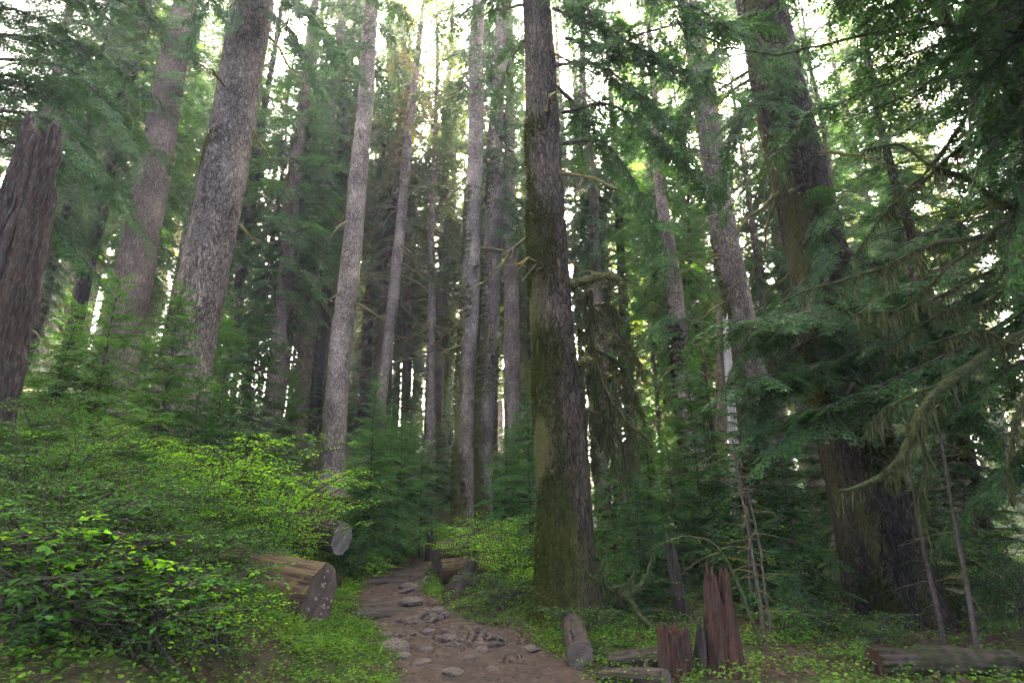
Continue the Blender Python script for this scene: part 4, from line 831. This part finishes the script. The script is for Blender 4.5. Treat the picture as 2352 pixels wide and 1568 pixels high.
# ------------------------------------------------------------------ young hemlocks
ys_list = [(835, 868, 14.0, 'needle_blue', 'tallest bluish young hemlock left of the trail bend'), (905, 955, 15.5, 'needle_blue', 'middle bluish young hemlock above the trail bend'), (960, 1015, 17, 'needle_blue', 'smaller bluish young hemlock nearest the reddish trunk'),
           (838, 1010, 14.6, 'needle_blue', 'low young hemlock in front of the tallest bluish one'), (800, 1010, 15, 'needle_blue', 'young hemlock below the pale grey straight trunk'), (1218, 900, 12.6, 'needle_blue', 'slim young hemlock standing left of the middle trunk'), (1160, 985, 15.5, 'needle_blue', 'young hemlock at the foot of the central pair'),
           (1250, 985, 17, 'needle_blue', 'young hemlock peeping out behind the left edge of the middle trunk'), (1415, 980, 11.6, 'needle_blue', 'young hemlock just right of the middle trunk'), (1505, 930, 13.2, 'needle_blue', 'young hemlock left of the curved trunk'), (1565, 1000, 11.2, 'needle_blue', 'young hemlock in front of the curved trunk foot'),
           (1660, 935, 11.5, 'needle', 'layered young hemlock right of the curved trunk'), (1755, 900, 9.8, 'needle', 'layered young hemlock left of the massive dark trunk'), (1850, 1010, 9.2, 'needle', 'dark young hemlock against the massive dark trunk'), (1480, 1090, 9.6, 'needle', 'small young hemlock above the mossy forked branch'),
           (330, 655, 10.5, 'needle_bright', 'bright young hemlock spreading over the left slope'), (180, 640, 9.2, 'needle_bright', 'bright green young hemlock beside the broken snag'), (90, 700, 8.4, 'needle_bright', 'young hemlock at the foot of the broken snag'), (470, 820, 11.5, 'needle', 'young hemlock at the foot of the huge grey trunk'), (545, 900, 12.5, 'needle', 'young hemlock below the slim trunks of the slope'), (400, 850, 9.6, 'needle', 'flat topped young hemlock among the left bushes'),
           (650, 1000, 15.5, 'needle_blue', 'young hemlock among the feet of the slope trunks'), (2180, 1060, 10.5, 'needle', 'shaded young hemlock right of the massive dark trunk'), (2290, 900, 9.5, 'needle', 'shaded young hemlock at the right edge'), (1330, 1030, 16, 'needle_blue', 'young hemlock half hidden behind the middle trunk'), (1620, 800, 15, 'needle_blue', 'tall young hemlock in front of the red splinter snag'),
           (2060, 760, 12, 'needle', 'tall young hemlock behind the thick mossy limb'), (1950, 820, 13, 'needle', 'tall young hemlock hidden behind the massive dark trunk')]
rng = np.random.RandomState(5)
for i, (px, py, Y, lf, lab) in enumerate(ys_list):
    g = G(px, Y, -.05); top = at(px, py, Y); h = max(1.2, top.z - g.z); v = (i % 2) if h > 3.8 else 2 + i % 2; s = h / YH[v]
    o = thing('young_hemlock', lab, 'young tree', g, None, 'young hemlocks'); o.rotation_euler = (0, 0, i * 2.3); o.scale = (s * (1 if s < 1.2 else .9),) * 2 + (s,)
    mb = MB(); hh = YH[v]; zz = np.linspace(-.2, hh, 12); add_tube(mb, np.stack([.04 * np.sin(zz * 1.2 + i), .03 * np.cos(zz), zz], -1), np.linspace(.045 if hh > 4 else .028, .006, 12), 7, 0, True, .1, i)
    part('trunk', mb.mesh('trunk', [M['twig']]), o); part('crown', young_crown(v, lf), o)

# ------------------------------------------------------------------ bushes
M['leaf_mix'] = leafmat('mid_green_leaf', (.04, .13, .010), (.09, .27, .014), (.20, .42, .02), .48, .6, .2)
SHR = {k: shrub_mesh(*a) for k, a in {'lime0': (2.0, 1.25, 18, .05, 11, 'leaf_lime', 24), 'lime1': (1.7, 1.1, 17, .048, 12, 'leaf_lime', 23), 'mix0': (2.0, 1.3, 19, .044, 19, 'leaf_mix', 28, .036), 'green0': (1.7, 1.3, 18, .044, 13, 'leaf_green', 27, .036), 'green1': (1.35, 1.2, 17, .046, 14, 'leaf_green', 27, .036), 'low0': (.7, .7, 11, .05, 15, 'leaf_lime', 8), 'low1': (.6, .65, 11, .055, 16, 'leaf_green', 8)}.items()}
bushes = [(330, 4.9, 'low1', 1.4, 'low dense green plants along the bottom edge, left of the trail bank'), (90, 4.6, 'low1', 1.5, 'low dense green plants over the corner fern'), (170, 4.9, 'low0', 1.4, 'light green low bush in front of bare stems in the lower left'), (390, 5.4, 'low0', 1.2, 'light green low bush on the lower left bank'), (500, 6.0, 'low0', .9, 'light green low bush under the peeled log'),
          (470, 6.9, 'low1', 1.2, 'low green bush in front of the shaded left side of the peeled log'), (400, 6.2, 'green1', .75, 'leafy green bush over the lower left bank'), (300, 5.9, 'green1', .8, 'dense green bush left of centre in the lower left'), (150, 5.2, 'green1', .85, 'dense green bush above the corner fern'), (20, 5.6, 'green0', .7, 'tall dense green bush at the left edge above the corner'), (110, 6.2, 'mix0', .6, 'yellow green bush crowding the left edge'), (230, 6.6, 'mix0', .62, 'light green bush between the broad leaved ones on the left'), (450, 6.0, 'low1', 1.2, 'low dark leaved bush at the foot of the left bank'), (210, 4.7, 'low1', 1.2, 'low leafy bush beside the corner ferns'),
          (600, 9.9, 'lime0', 1.3, 'brightest lime huckleberry bush above the large peeled log'), (680, 11.8, 'lime1', 1.15, 'lime huckleberry bush reaching toward the trail above the grey sawn log'), (530, 10.2, 'lime0', 1.3, 'lime huckleberry bush left of the brightest one'), (480, 8.6, 'lime1', 1.0, 'yellow green bush in the middle of the left bank'),
          (570, 9.4, 'lime1', .7, 'lime bush rooted behind the peeled log'), (400, 9.0, 'lime1', .9, 'green bush below the flat topped young hemlock'), (290, 7.6, 'lime1', .8, 'yellow green bush high on the left bank near the frame edge'), (160, 7.2, 'mix0', .68, 'tall light green bush below the broken snag'), (60, 6.6, 'green0', .8, 'dark green bush at the left edge below the snag'),
          (330, 6.8, 'green0', .75, 'broad leaved green bush in the left foreground'), (190, 5.8, 'green1', .8, 'shaded green bush in the lower left'), (60, 5.0, 'green1', .95, 'dark broad leaved bush in the bottom left corner'), (430, 7.4, 'green1', .9, 'green bush with bare twigs left of the peeled log'), (440, 7.8, 'green1', .7, 'shaded bush crowding the back of the peeled log'),
          (300, 5.2, 'low1', 1.1, 'low shaded bush along the bottom left edge'), (1150, 11.6, 'lime0', .85, 'bright lime bush between the sawn logs and the middle trunk'), (1195, 10.8, 'lime1', .75, 'lime bush hugging the left side of the middle trunk'), (1080, 13.6, 'lime1', .9, 'lime bush behind the right trail logs'), (1225, 12.6, 'green0', .85, 'green bush in the shade behind the middle trunk'),
          (1165, 10.2, 'low1', 1.15, 'low green bush at the trail side left of the middle trunk'), (885, 15.5, 'low0', 1.2, 'small lime bush on the far left trail edge'), (850, 13.4, 'low0', 1.0, 'low lime bush beside the upper timber steps'), (920, 18.5, 'lime1', .6, 'lime bush beyond the last timber step'), (1010, 17.5, 'lime0', .65, 'pale lime bush behind the grey post stump'),
          (1430, 9.6, 'green1', .8, 'green bush to the right of the middle trunk foot'), (1520, 11.0, 'green0', .85, 'green bush behind the mossy forked branch'), (1330, 8.4, 'low1', .9, 'small leafy bush at the right foot of the middle trunk'), (1800, 12.5, 'lime1', .9, 'sunlit yellow green bush behind the thin dark stems'), (1690, 13.5, 'lime0', .75, 'lime bush behind the tall red stump'),
          (2240, 12.0, 'lime0', .95, 'vivid green bush right of the massive dark trunk'), (2330, 10.5, 'lime1', 1.0, 'vivid green bush at the right edge'), (2170, 13.5, 'lime1', .95, 'vivid green bush close behind the massive dark trunk'), (1880, 8.6, 'low1', 1.0, 'low green plants in front of the massive dark trunk'), (1800, 8.2, 'low1', .9, 'low green plants left of the massive dark trunk'), (2010, 8.0, 'low1', .8, 'low green plants above the moss covered log'),
          (2380, 8.6, 'green0', .9, 'green bush in the bottom right corner'), (1420, 8.3, 'low1', .8, 'low leafy plant behind the short rough log'), (690, 13.5, 'lime0', 1.0, 'lime bush farther up the left slope'), (600, 12.5, 'green0', 1.2, 'green bush on the slope below the slim trunks'), (250, 9.6, 'green0', .9, 'green bush under the bright young hemlocks'), (100, 9.0, 'mix0', .9, 'light green bush on the slope behind the snag foot')]
for i, (px, Y, k, s, lab) in enumerate(bushes):
    o = bpy.data.objects.new('huckleberry_bush', SHR[k]); COL.objects.link(o); o.location = G(px, Y, -.05); o.scale = (s, s, s); o.rotation_euler = (0, 0, i * 1.9); tag(o, lab, 'bush', 'bushes beside the trail')
FERN = [fern_mesh(3), fern_mesh(4, 11, .6)]
for i, (px, Y, s, lab) in enumerate(((140, 4.6, 1.0, 'sword fern in the bottom left corner'), (250, 5.0, .8, 'smaller sword fern right of the corner fern'), (1960, 7.2, .8, 'sword fern in front of the massive dark trunk'), (1740, 7.8, .7, 'sword fern right of the tall red stump'), (1390, 7.3, .6, 'small fern beside the short rough log'), (1255, 9.9, .6, 'fern at the left foot of the middle trunk'), (720, 7.4, .7, 'fern below the sawn end of the peeled log'))):
    o = bpy.data.objects.new('sword_fern', FERN[i % 2]); COL.objects.link(o); o.location = G(px, Y, 0); o.scale = (s, s, s); o.rotation_euler = (0, 0, i); tag(o, lab, 'fern', 'sword ferns')

# ------------------------------------------------------------------ boughs that reach into the picture
def local(o, pts): return [o.matrix_world.inverted() @ p for p in pts]
def attach(parent, px_pts, **k):                 # px_pts: (px, py, Y) along the limb
    bpy.context.view_layer.update()
    b = bough([at(*p) for p in px_pts], **k)
    b.parent = parent; b.matrix_parent_inverse = parent.matrix_world.inverted(); return b
# the middle trunk's mossy broken limbs and upper boughs
def mossy_limb(parent, pts, r0, r1, lich, seed, ln=.3, name='limb', n=60, mm='moss', drape=0):
    rng = np.random.RandomState(seed); mb = MB(); C = curve([at(*p) for p in pts], n); C = C + (np.stack([fbm(C * 3 + 7 * k, seed) for k in range(3)], -1) - .5) * .08
    rad_ = np.interp(np.linspace(0, 1, n), [0, 1], [r0, r1]) * (.8 + .5 * vnoise(C * 4, seed)); add_tube(mb, C, rad_, 12, 0, True, .5, seed)
    if lich: strands(mb, C - np.array((0, 0, r0 * .5)), lich, ln, .012, 1, rng, r0 * .5)
    f = np.repeat(C, 40, 0) + rng.normal(0, 1, (n * 40, 3)) * np.repeat(rad_, 40)[:, None] * .62; strands(mb, f, len(f), .05, .010, 0, rng, .002)
    if drape: strands(mb, C - np.array((0, 0, r0 * .3)), drape, ln * 1.0, .016, 2, rng, r0 * .9)
    o = mb.build(name, [M[mm], M['lichen'], M['drape']]); bpy.context.view_layer.update(); o.parent = parent; o.matrix_parent_inverse = parent.matrix_world.inverted(); return o
mossy_limb(main, [(1310, 655, 9.4), (1345, 645, 9.3), (1385, 634, 9.2), (1420, 640, 9.1), (1430, 662, 9.1)], .085, .045, 160, 1, .25, drape=60)
mossy_limb(main, [(1330, 835, 9.3), (1348, 828, 9.2), (1362, 832, 9.1)], .08, .06, 40, 2, .15)
mossy_limb(main, [(1325, 690, 9.5), (1352, 672, 9.6), (1360, 740, 9.7), (1366, 830, 9.7), (1405, 920, 9.7), (1445, 975, 9.7), (1482, 1000, 9.7), (1498, 1030, 9.7)], .045, .02, 420, 3, .55, drape=260)
mossy_limb(main, [(1330, 760, 9.6), (1368, 700, 9.8), (1405, 705, 9.9), (1430, 740, 9.9)], .035, .015, 260, 4, .5, drape=200)
mossy_limb(main, [(1366, 835, 9.7), (1372, 920, 9.8), (1400, 980, 9.8), (1410, 1060, 9.8)], .03, .012, 260, 5, .5, drape=200)
mossy_limb(main, [(1345, 940, 9.7), (1385, 960, 9.8), (1420, 1000, 9.8), (1440, 1080, 9.8)], .025, .012, 240, 6, .6, drape=200)
for i, (p, kw) in enumerate((([(1270, 20, 9.4), (1380, 60, 8.8), (1500, 130, 8.2), (1620, 175, 7.8)], dict(sl=(.9, 1.3))), ([(1270, 150, 9.4), (1370, 150, 8.9), (1470, 220, 8.5), (1560, 300, 8.2)], dict(sl=(.8, 1.2))), ([(1280, 200, 9.6), (1340, 260, 9.8), (1400, 350, 10), (1440, 430, 10)], dict(sl=(.6, 1.0), hang=.6)),
                             ([(1300, 90, 9.4), (1400, 110, 8.6), (1530, 60, 8), (1680, 60, 7.6)], dict(sl=(1.0, 1.5))), ([(1290, 260, 9.6), (1400, 240, 9.2), (1520, 330, 8.9), (1620, 420, 8.8)], dict(sl=(.9, 1.4))), ([(1290, 330, 9.7), (1380, 330, 9.6), (1460, 420, 9.6), (1500, 520, 9.6)], dict(sl=(.7, 1.1), hang=.5)),
                             ([(1250, -80, 9.4), (1400, -60, 8.5), (1560, 0, 7.8), (1700, 80, 7.4)], dict(sl=(1.0, 1.4))), ([(1225, 60, 9.5), (1180, 130, 9.9), (1150, 190, 10.2)], dict(sl=(.6, .9))), ([(1240, -60, 9.4), (1170, -40, 9.2), (1100, 10, 9.2), (1030, 60, 9.3)], dict(sl=(.7, 1.1))), ([(1260, -40, 9.2), (1320, 10, 8.6), (1420, 50, 8.2)], dict(sl=(.8, 1.2))))):
    attach(main, p, r0=.04, r1=.008, lod='near', leaf='needle', seed=40 + i, hang=kw.pop('hang', .3), step=.15, lichen=120, lich_len=.3, **kw)
for i, p in enumerate(([(1350, 700, 9.7), (1400, 740, 9.9), (1450, 800, 10.1), (1480, 860, 10.2)], [(1362, 800, 9.7), (1410, 830, 9.9), (1450, 890, 10.1), (1465, 930, 10.2)], [(1345, 720, 9.7), (1355, 800, 9.8), (1352, 880, 9.9)], [(1380, 860, 9.7), (1400, 930, 9.9), (1395, 1010, 10)], [(1430, 950, 9.7), (1450, 1010, 9.8), (1440, 1090, 9.9)], [(1390, 940, 9.7), (1360, 990, 9.9), (1365, 1060, 10)])):
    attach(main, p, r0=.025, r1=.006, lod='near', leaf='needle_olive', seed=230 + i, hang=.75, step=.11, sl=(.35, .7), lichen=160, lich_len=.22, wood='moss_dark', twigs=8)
# the old hemlock off the left edge whose boughs roof the upper left
lo = T('overhanging_hemlock', 'hemlock at the left frame edge whose dark boughs fill the upper left corner', 8.2, (-160, 900), (-95, 100), 100, 80, 'bark_dark', 34, old_crown(0), 40, seed=51)
k = 0
for (y0, x1, y1, y2, Yt) in ((-60, 260, -40, 60, 8.5), (140, 250, 180, 330, 8.2), (260, 200, 300, 430, 7.6), (-140, 420, -110, -30, 9.5), (330, 260, 400, 520, 9.2), (470, 170, 520, 640, 8.6), (-120, 300, -90, 40, 9.5), (-20, 380, 10, 120, 10), (90, 300, 130, 230, 10.4), (180, 260, 230, 330, 9.8), (-160, 200, -60, 60, 9), (30, 160, 60, 160, 9.3), (-90, 480, -60, 50, 11.5), (280, 230, 330, 450, 10.2), (200, 330, 240, 380, 10.5)):
    Yt += 1.5
    attach(lo, [(-110, y0, 8.9), (x1 * .35 - 30, y0 * .6 + y1 * .4 - 20, (8.9 + Yt) / 2), (x1 * .75, y1, Yt), (x1 + 60, y2, Yt + .3)], r0=.045, r1=.008, lod='near', leaf='needle', seed=60 + k, sl=(.9, 1.35), hang=.22, step=.14); k += 1
# hemlock boughs over the top edge, from the huge grey trunk and the tall neighbours
gt = [o for o in COL.objects if o.get('label', '').startswith('huge grey')][0]
for i, p in enumerate(([(590, -60, 12.6), (650, -20, 11.5), (720, 40, 10.8), (760, 120, 10.4)], [(560, -60, 12.5), (500, -40, 11.6), (470, 20, 11), (440, 80, 10.8)], [(590, 10, 12.8), (650, 50, 12.4), (700, 130, 12), (730, 210, 12)], [(580, -90, 12.4), (560, -40, 11.4), (540, 20, 11)], [(600, -140, 12.6), (700, -100, 12), (820, -40, 11.6), (930, 30, 11.4)], [(600, -40, 12.7), (680, 0, 12.2), (760, 90, 12), (830, 180, 11.9)])):
    attach(gt, p, r0=.04, r1=.008, lod='near', leaf='needle', seed=80 + i, sl=(.8, 1.3), hang=.35, step=.15)
# the mossy old hemlock off the right edge
ro = T('overhanging_hemlock', 'lichen draped old hemlock at the right frame edge with thick mossy limbs', 6.6, (2520, 1300), (2440, 60), 150, 110, 'bark_dark', 32, old_crown(2), 60, .15, seed=52)
Lm = [([(2470, 740, 6.4), (2352, 772, 6.1), (2240, 832, 5.9), (2160, 890, 5.9), (2110, 960, 5.9), (2075, 1040, 6), (2040, 1085, 6), (1990, 1110, 6.1), (1925, 1130, 6.2)], .085, .03, 520),
      ([(2470, 500, 6.5), (2352, 522, 6.1), (2230, 546, 5.9), (2129, 568, 5.8), (2042, 607, 5.8), (1909, 650, 5.9), (1800, 692, 6.1)], .06, .012, 420),
      ([(2480, 500, 6.5), (2352, 478, 6), (2276, 449, 5.8), (2215, 408, 5.8), (2138, 380, 5.8), (2077, 334, 5.9), (1985, 342, 6)], .045, .01, 160),
      ([(2450, 100, 6.6), (2266, 214, 6.5), (2205, 286, 6.5), (2149, 368, 6.5), (2042, 485, 6.5), (1955, 590, 6.6)], .05, .012, 300),
      ([(2450, 130, 6.6), (2276, 245, 6.2), (2211, 332, 6.1), (2149, 390, 6.1), (2063, 462, 6.2)], .045, .015, 250),
      ([(2460, 40, 6.6), (2352, 46, 6.3), (2266, 56, 6.2), (2155, 54, 6.1), (2109, 49, 6.1), (2002, 77, 6.1), (1859, 110, 6.2), (1731, 122, 6.4), (1600, 80, 6.6)], .06, .010, 160),
      ([(2480, 420, 6.6), (2380, 560, 6.9), (2240, 640, 7.1), (2120, 700, 7.3), (1980, 760, 7.5)], .05, .014, 420),
      ([(2480, 620, 6.5), (2352, 640, 6.8), (2250, 700, 7), (2160, 720, 7.2), (2040, 800, 7.4)], .045, .012, 360),
      ([(2470, 900, 6.5), (2380, 880, 6.3), (2330, 960, 6.2), (2310, 1060, 6.2), (2330, 1160, 6.3)], .05, .02, 400)]
Lm += [([(2470, 330, 6.2), (2380, 400, 5.9), (2300, 520, 5.8), (2190, 600, 5.9), (2080, 700, 6.1), (1960, 730, 6.3)], .05, .012, 320), ([(2470, 640, 6.2), (2390, 700, 6), (2330, 790, 5.9), (2240, 760, 5.9), (2120, 800, 6.1)], .045, .014, 320), ([(2110, 960, 5.9), (2130, 1060, 6), (2110, 1150, 6), (2140, 1260, 6.1)], .03, .012, 260), ([(2160, 890, 5.9), (2050, 930, 6), (1990, 980, 6.1)], .025, .010, 140)]
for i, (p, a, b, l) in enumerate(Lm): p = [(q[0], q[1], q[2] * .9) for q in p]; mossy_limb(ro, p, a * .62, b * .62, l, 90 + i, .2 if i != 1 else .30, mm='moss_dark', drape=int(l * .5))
Bm = [([(2231, 71, 6.1), (2114, 148, 6.1), (1935, 235, 6.2), (1864, 250, 6.2), (1808, 321, 6.3), (1747, 393, 6.4), (1660, 490, 6.5)], .022, .004, dict(sl=(.3, .6), step=.12, keep=.75, lichen=80)),
      ([(2450, 150, 6.5), (2292, 158, 6.3), (2226, 168, 6.3), (2139, 184, 6.3), (2088, 214, 6.3), (1960, 265, 6.4), (1850, 300, 6.5)], .035, .005, dict(sl=(.5, .9), step=.11, keep=.8, lichen=90)),
      ([(2450, -60, 6.5), (2250, -40, 6.4), (2100, 0, 6.4), (1960, 30, 6.5), (1840, 90, 6.6)], .04, .006, dict(sl=(.6, 1.0), step=.12, keep=.75)),
      ([(2450, 20, 7), (2300, 90, 7.4), (2180, 120, 7.6), (2050, 190, 7.8), (1950, 210, 8)], .035, .006, dict(sl=(.6, 1.0), step=.11, keep=.7)),
      ([(2440, 190, 7), (2330, 240, 7.4), (2220, 230, 7.6), (2100, 290, 7.8), (2000, 330, 8)], .03, .006, dict(sl=(.5, .9), step=.12, keep=.7)),
      ([(2460, 60, 5.6), (2400, 160, 5.2), (2330, 260, 5.0), (2290, 330, 5.0)], .03, .006, dict(sl=(.8, 1.2), step=.12)), ([(2470, -40, 5.4), (2400, 20, 5), (2320, 110, 4.8), (2260, 190, 4.8)], .03, .006, dict(sl=(.8, 1.2), step=.12)),
      ([(2470, 200, 5.8), (2420, 300, 5.4), (2360, 420, 5.2), (2330, 520, 5.2)], .03, .006, dict(sl=(.8, 1.1), step=.13)),
      ([(2450, 420, 7.2), (2250, 560, 7.6), (2050, 680, 7.9), (1850, 740, 8.1), (1700, 760, 8.3)], .04, .006, dict(sl=(.8, 1.2), step=.13, lichen=160)), ([(2450, 520, 7.2), (2250, 660, 7.7), (2080, 760, 8), (1900, 830, 8.2), (1740, 870, 8.4)], .04, .006, dict(sl=(.8, 1.2), step=.13, lichen=160)),
      ([(2460, 640, 7), (2280, 760, 7.4), (2120, 840, 7.7), (1960, 910, 7.9), (1800, 960, 8.1)], .04, .006, dict(sl=(.8, 1.2), step=.13, lichen=160)), ([(2460, 780, 6.8), (2330, 840, 7.2), (2240, 920, 7.5), (2150, 960, 7.8)], .04, .006, dict(sl=(.8, 1.1), step=.14, lichen=120)),
      ([(2460, 360, 8), (2300, 480, 8.6), (2130, 540, 9), (2000, 610, 9.2)], .04, .006, dict(sl=(.8, 1.2), step=.14)), ([(2470, 960, 6.8), (2380, 1010, 7.2), (2280, 1100, 7.6), (2200, 1180, 7.8)], .04, .006, dict(sl=(.7, 1.0), step=.15, lichen=120))]
for i, (p, a, b, kw) in enumerate(Bm): attach(ro, p, r0=a, r1=b, lod='near', leaf='needle', seed=120 + i, hang=.25, twigs=10, lich_len=.28, **kw)
# boughs of the massive dark trunk
dk = [o for o in COL.objects if o.get('label', '').startswith('massive dark')][0]
for i, p in enumerate(([(1740, 80, 9.8), (1780, 140, 9.2), (1800, 240, 9), (1790, 330, 9)], [(1770, 200, 9.7), (1720, 250, 9.2), (1680, 330, 9), (1660, 420, 9)], [(1850, 560, 9.6), (1880, 460, 9.2), (1890, 540, 9), (1870, 640, 9)], [(1850, 640, 9.6), (1800, 690, 9.1), (1740, 760, 8.9), (1690, 830, 8.9)], [(1900, 760, 9.6), (1840, 800, 9), (1790, 880, 8.8), (1730, 960, 8.8)],
                        [(1700, 60, 9.8), (1650, 110, 9.4), (1600, 200, 9.2), (1570, 300, 9.2)], [(1930, 560, 9.5), (2020, 620, 8.9), (2120, 700, 8.6), (2200, 800, 8.5)], [(1900, 640, 9.5), (1860, 700, 8.8), (1780, 730, 8.4), (1680, 740, 8.2)], [(1940, 800, 9.4), (1880, 840, 8.6), (1800, 860, 8.2), (1710, 880, 8)], [(1960, 880, 9.4), (1930, 920, 8.6), (1880, 960, 8.2), (1800, 1010, 8)], [(1990, 760, 9.3), (2080, 800, 8.6), (2180, 880, 8.3), (2260, 980, 8.2)], [(1930, 700, 9.4), (1990, 760, 8.9), (2030, 850, 8.7)])):
    attach(dk, p, r0=.035, r1=.007, lod='near', leaf='needle', seed=150 + i, sl=(.8, 1.35), hang=.3, step=.14, lichen=150, lich_len=.3)

sh = [o for o in COL.objects if o.get('label', '').startswith('shading hemlock outside the left')][0]
# boughs added to the two edge hemlocks above the frame, to cast shade
def attach_w(parent, pts, **k):
    bpy.context.view_layer.update(); b = bough([Vector(p) for p in pts], **k); b.parent = parent; b.matrix_parent_inverse = parent.matrix_world.inverted()
for i, (a, b) in enumerate((((2.2, 3.4, 6.4), 0), ((3.0, 2.0, 5.6), 1), ((3.4, 4.6, 7.6), 2), ((4.0, .8, 5.2), 3), ((1.6, 1.6, 7.2), 4), ((3.6, 3.0, 4.9), 5), ((4.6, 4.4, 6.2), 6), ((2.6, -.6, 6.4), 7))):
    if i not in (5, 6): attach_w(ro, [(6.6, 6.2, a[2] + .6), (.5 * (6.6 + a[0]), .5 * (6.2 + a[1]), a[2] + .8), a, (a[0] * .8 - .4, a[1] - .6, a[2] - .5)], r0=.05, r1=.01, lod='near', leaf='needle', seed=260 + i, sl=(.9, 1.5), step=.15, hang=.2)
    if i == 6: continue
    attach_w(sh, [(-7.7, 1.9, a[2] + 1.2), (-.5 * (7.8 + a[0] * 1.1), .5 * (1.9 + a[1]), a[2] + 1.4), (-a[0] * 1.15 - .6, a[1], a[2] + .5), (-a[0] * .9 - .3, a[1] - .6, a[2])], r0=.05, r1=.01, lod='near', leaf='needle', seed=280 + i, sl=(.9, 1.5), step=.15, hang=.2)
# ------------------------------------------------------------------ thin stems and the mossy forked branch
def stem(lab, pts, r0, r1, seed, twigs=14, m='twig'):
    rng = np.random.RandomState(seed); P = [at(*p) for p in pts]; g = G(pts[-1][0], pts[-1][2], -.1); P[-1] = g; C = curve(P[::-1], 40) - np.array(g); mb = MB(); C += (np.stack([fbm(C * 2 + 9 * k, seed) for k in range(3)], -1) - .5) * .05
    o = thing('dead_sapling', lab, 'sapling', g); add_tube(mb, C, np.linspace(r0, r1, 40), 8, 0, True, .3, seed); 
    for k in range(twigs):
        j = 38 - k * 30 // max(twigs, 1); a = rng.rand() * 6.28; l = rng.uniform(.2, .7); e = np.array((math.cos(a), math.sin(a), rng.uniform(-.3, .3))); q = np.linspace(0, 1, 6)[:, None]
        add_tube(mb, C[j] + e * l * q + np.array((0, 0, -.25 * l)) * q ** 2 + rng.normal(0, .02, (6, 3)) * q, np.linspace(.007, .002, 6), 4, 1)
    part('stem', mb.mesh('stem', [M[m], M['deadtwig']]), o)

stem('thin dark bare stem, left one of the leaning pair right of the tall red stump', [(1682, 1010, 7.8), (1712, 1180, 7.7), (1742, 1380, 7.6), (1758, 1540, 7.5)], .028, .012, 1)
stem('thin dark bare stem, right one of the leaning pair right of the tall red stump', [(1715, 1120, 7.9), (1745, 1260, 7.8), (1765, 1420, 7.7), (1778, 1540, 7.6)], .024, .010, 2)
stem('mossy thin stem arching up from behind the tall red stump', [(1560, 1230, 7.4), (1640, 1250, 7.3), (1700, 1350, 7.2), (1745, 1470, 7.1), (1762, 1560, 7.0)], .028, .010, 3, 8, 'moss_dark')
stem('bare dark sapling in front of the massive trunk, leaning left', [(2085, 1040, 8.2), (2110, 1200, 8.1), (2145, 1360, 8.0), (2172, 1490, 7.9)], .035, .014, 4)
stem('bare dark sapling nearest the right edge', [(2150, 940, 7.6), (2185, 1150, 7.5), (2225, 1380, 7.3), (2252, 1540, 7.2)], .035, .014, 5, 20)
stem('slender bare stem between the curved trunk and the dark stems', [(1690, 1040, 9.5), (1720, 1180, 9.4), (1722, 1300, 9.3), (1730, 1430, 9.2)], .02, .01, 6)
fb = thing('forked_branch', 'fallen lichen covered forked branch propped up right of the middle trunk', 'branch', G(1520, 7.6))
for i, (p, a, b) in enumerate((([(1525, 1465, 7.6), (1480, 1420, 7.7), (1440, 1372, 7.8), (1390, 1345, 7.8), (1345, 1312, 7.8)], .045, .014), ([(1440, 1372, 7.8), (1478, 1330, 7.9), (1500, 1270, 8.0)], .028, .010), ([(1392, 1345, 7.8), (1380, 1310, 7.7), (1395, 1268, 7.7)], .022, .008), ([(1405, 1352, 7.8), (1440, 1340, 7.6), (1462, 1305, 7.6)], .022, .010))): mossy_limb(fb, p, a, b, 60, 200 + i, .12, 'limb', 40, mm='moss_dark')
# bare twigs trailing under the left bushes
for i, (pts, lab) in enumerate(((((640, 1290, 7.6), (560, 1330, 7.2), (430, 1350, 7.0), (350, 1400, 6.9)), 'bare grey twig arching under the bushes left of the peeled log'), (((290, 1070, 6.6), (330, 1190, 6.4), (400, 1290, 6.4)), 'pale bare twig hanging in the middle of the left bushes'), (((0, 1300, 5.6), (80, 1270, 5.5), (180, 1290, 5.5)), 'bare twig in the dark at the left edge'))):
    mb = MB(); C = curve([at(*p) for p in pts], 30); rng = np.random.RandomState(i); add_tube(mb, C, np.linspace(.012, .004, 30), 6, 0, True, .2, i)
    for k in range(9):
        j = rng.randint(4, 29); e = rng.normal(0, 1, 3); e /= np.linalg.norm(e); l = rng.uniform(.2, .6); q = np.linspace(0, 1, 6)[:, None]; add_tube(mb, C[j] + e * l * q + rng.normal(0, .03, (6, 3)) * q, np.linspace(.006, .002, 6), 4, 0)
    tag(mb.build('bare_twig', M['deadtwig']), lab, 'twig')

# ------------------------------------------------------------------ the damp air between the trees
def haze():
    x0, x1, y0, y1, z0, z1 = -140, 140, -40, 160, -6, 75
    V = [(x, y, z) for z in (z0, z1) for y in (y0, y1) for x in (x0, x1)]
    mb = MB(); mb.add(V, [(0, 2, 3, 1), (4, 5, 7, 6), (0, 1, 5, 4), (2, 6, 7, 3), (0, 4, 6, 2), (1, 3, 7, 5)])
    m, nt, N = mat('forest_haze'); v = N('VolumePrincipled'); v.inputs['Density'].default_value = .0023; v.inputs['Color'].default_value = (.95, .95, .93, 1); v.inputs['Anisotropy'].default_value = .55
    o = N('OutputMaterial'); nt.links.new(v.outputs[0], o.inputs['Volume']); tag(mb.build('haze', m), 'thin pale haze hanging between the far trees', 'haze', None, 'stuff')
haze()
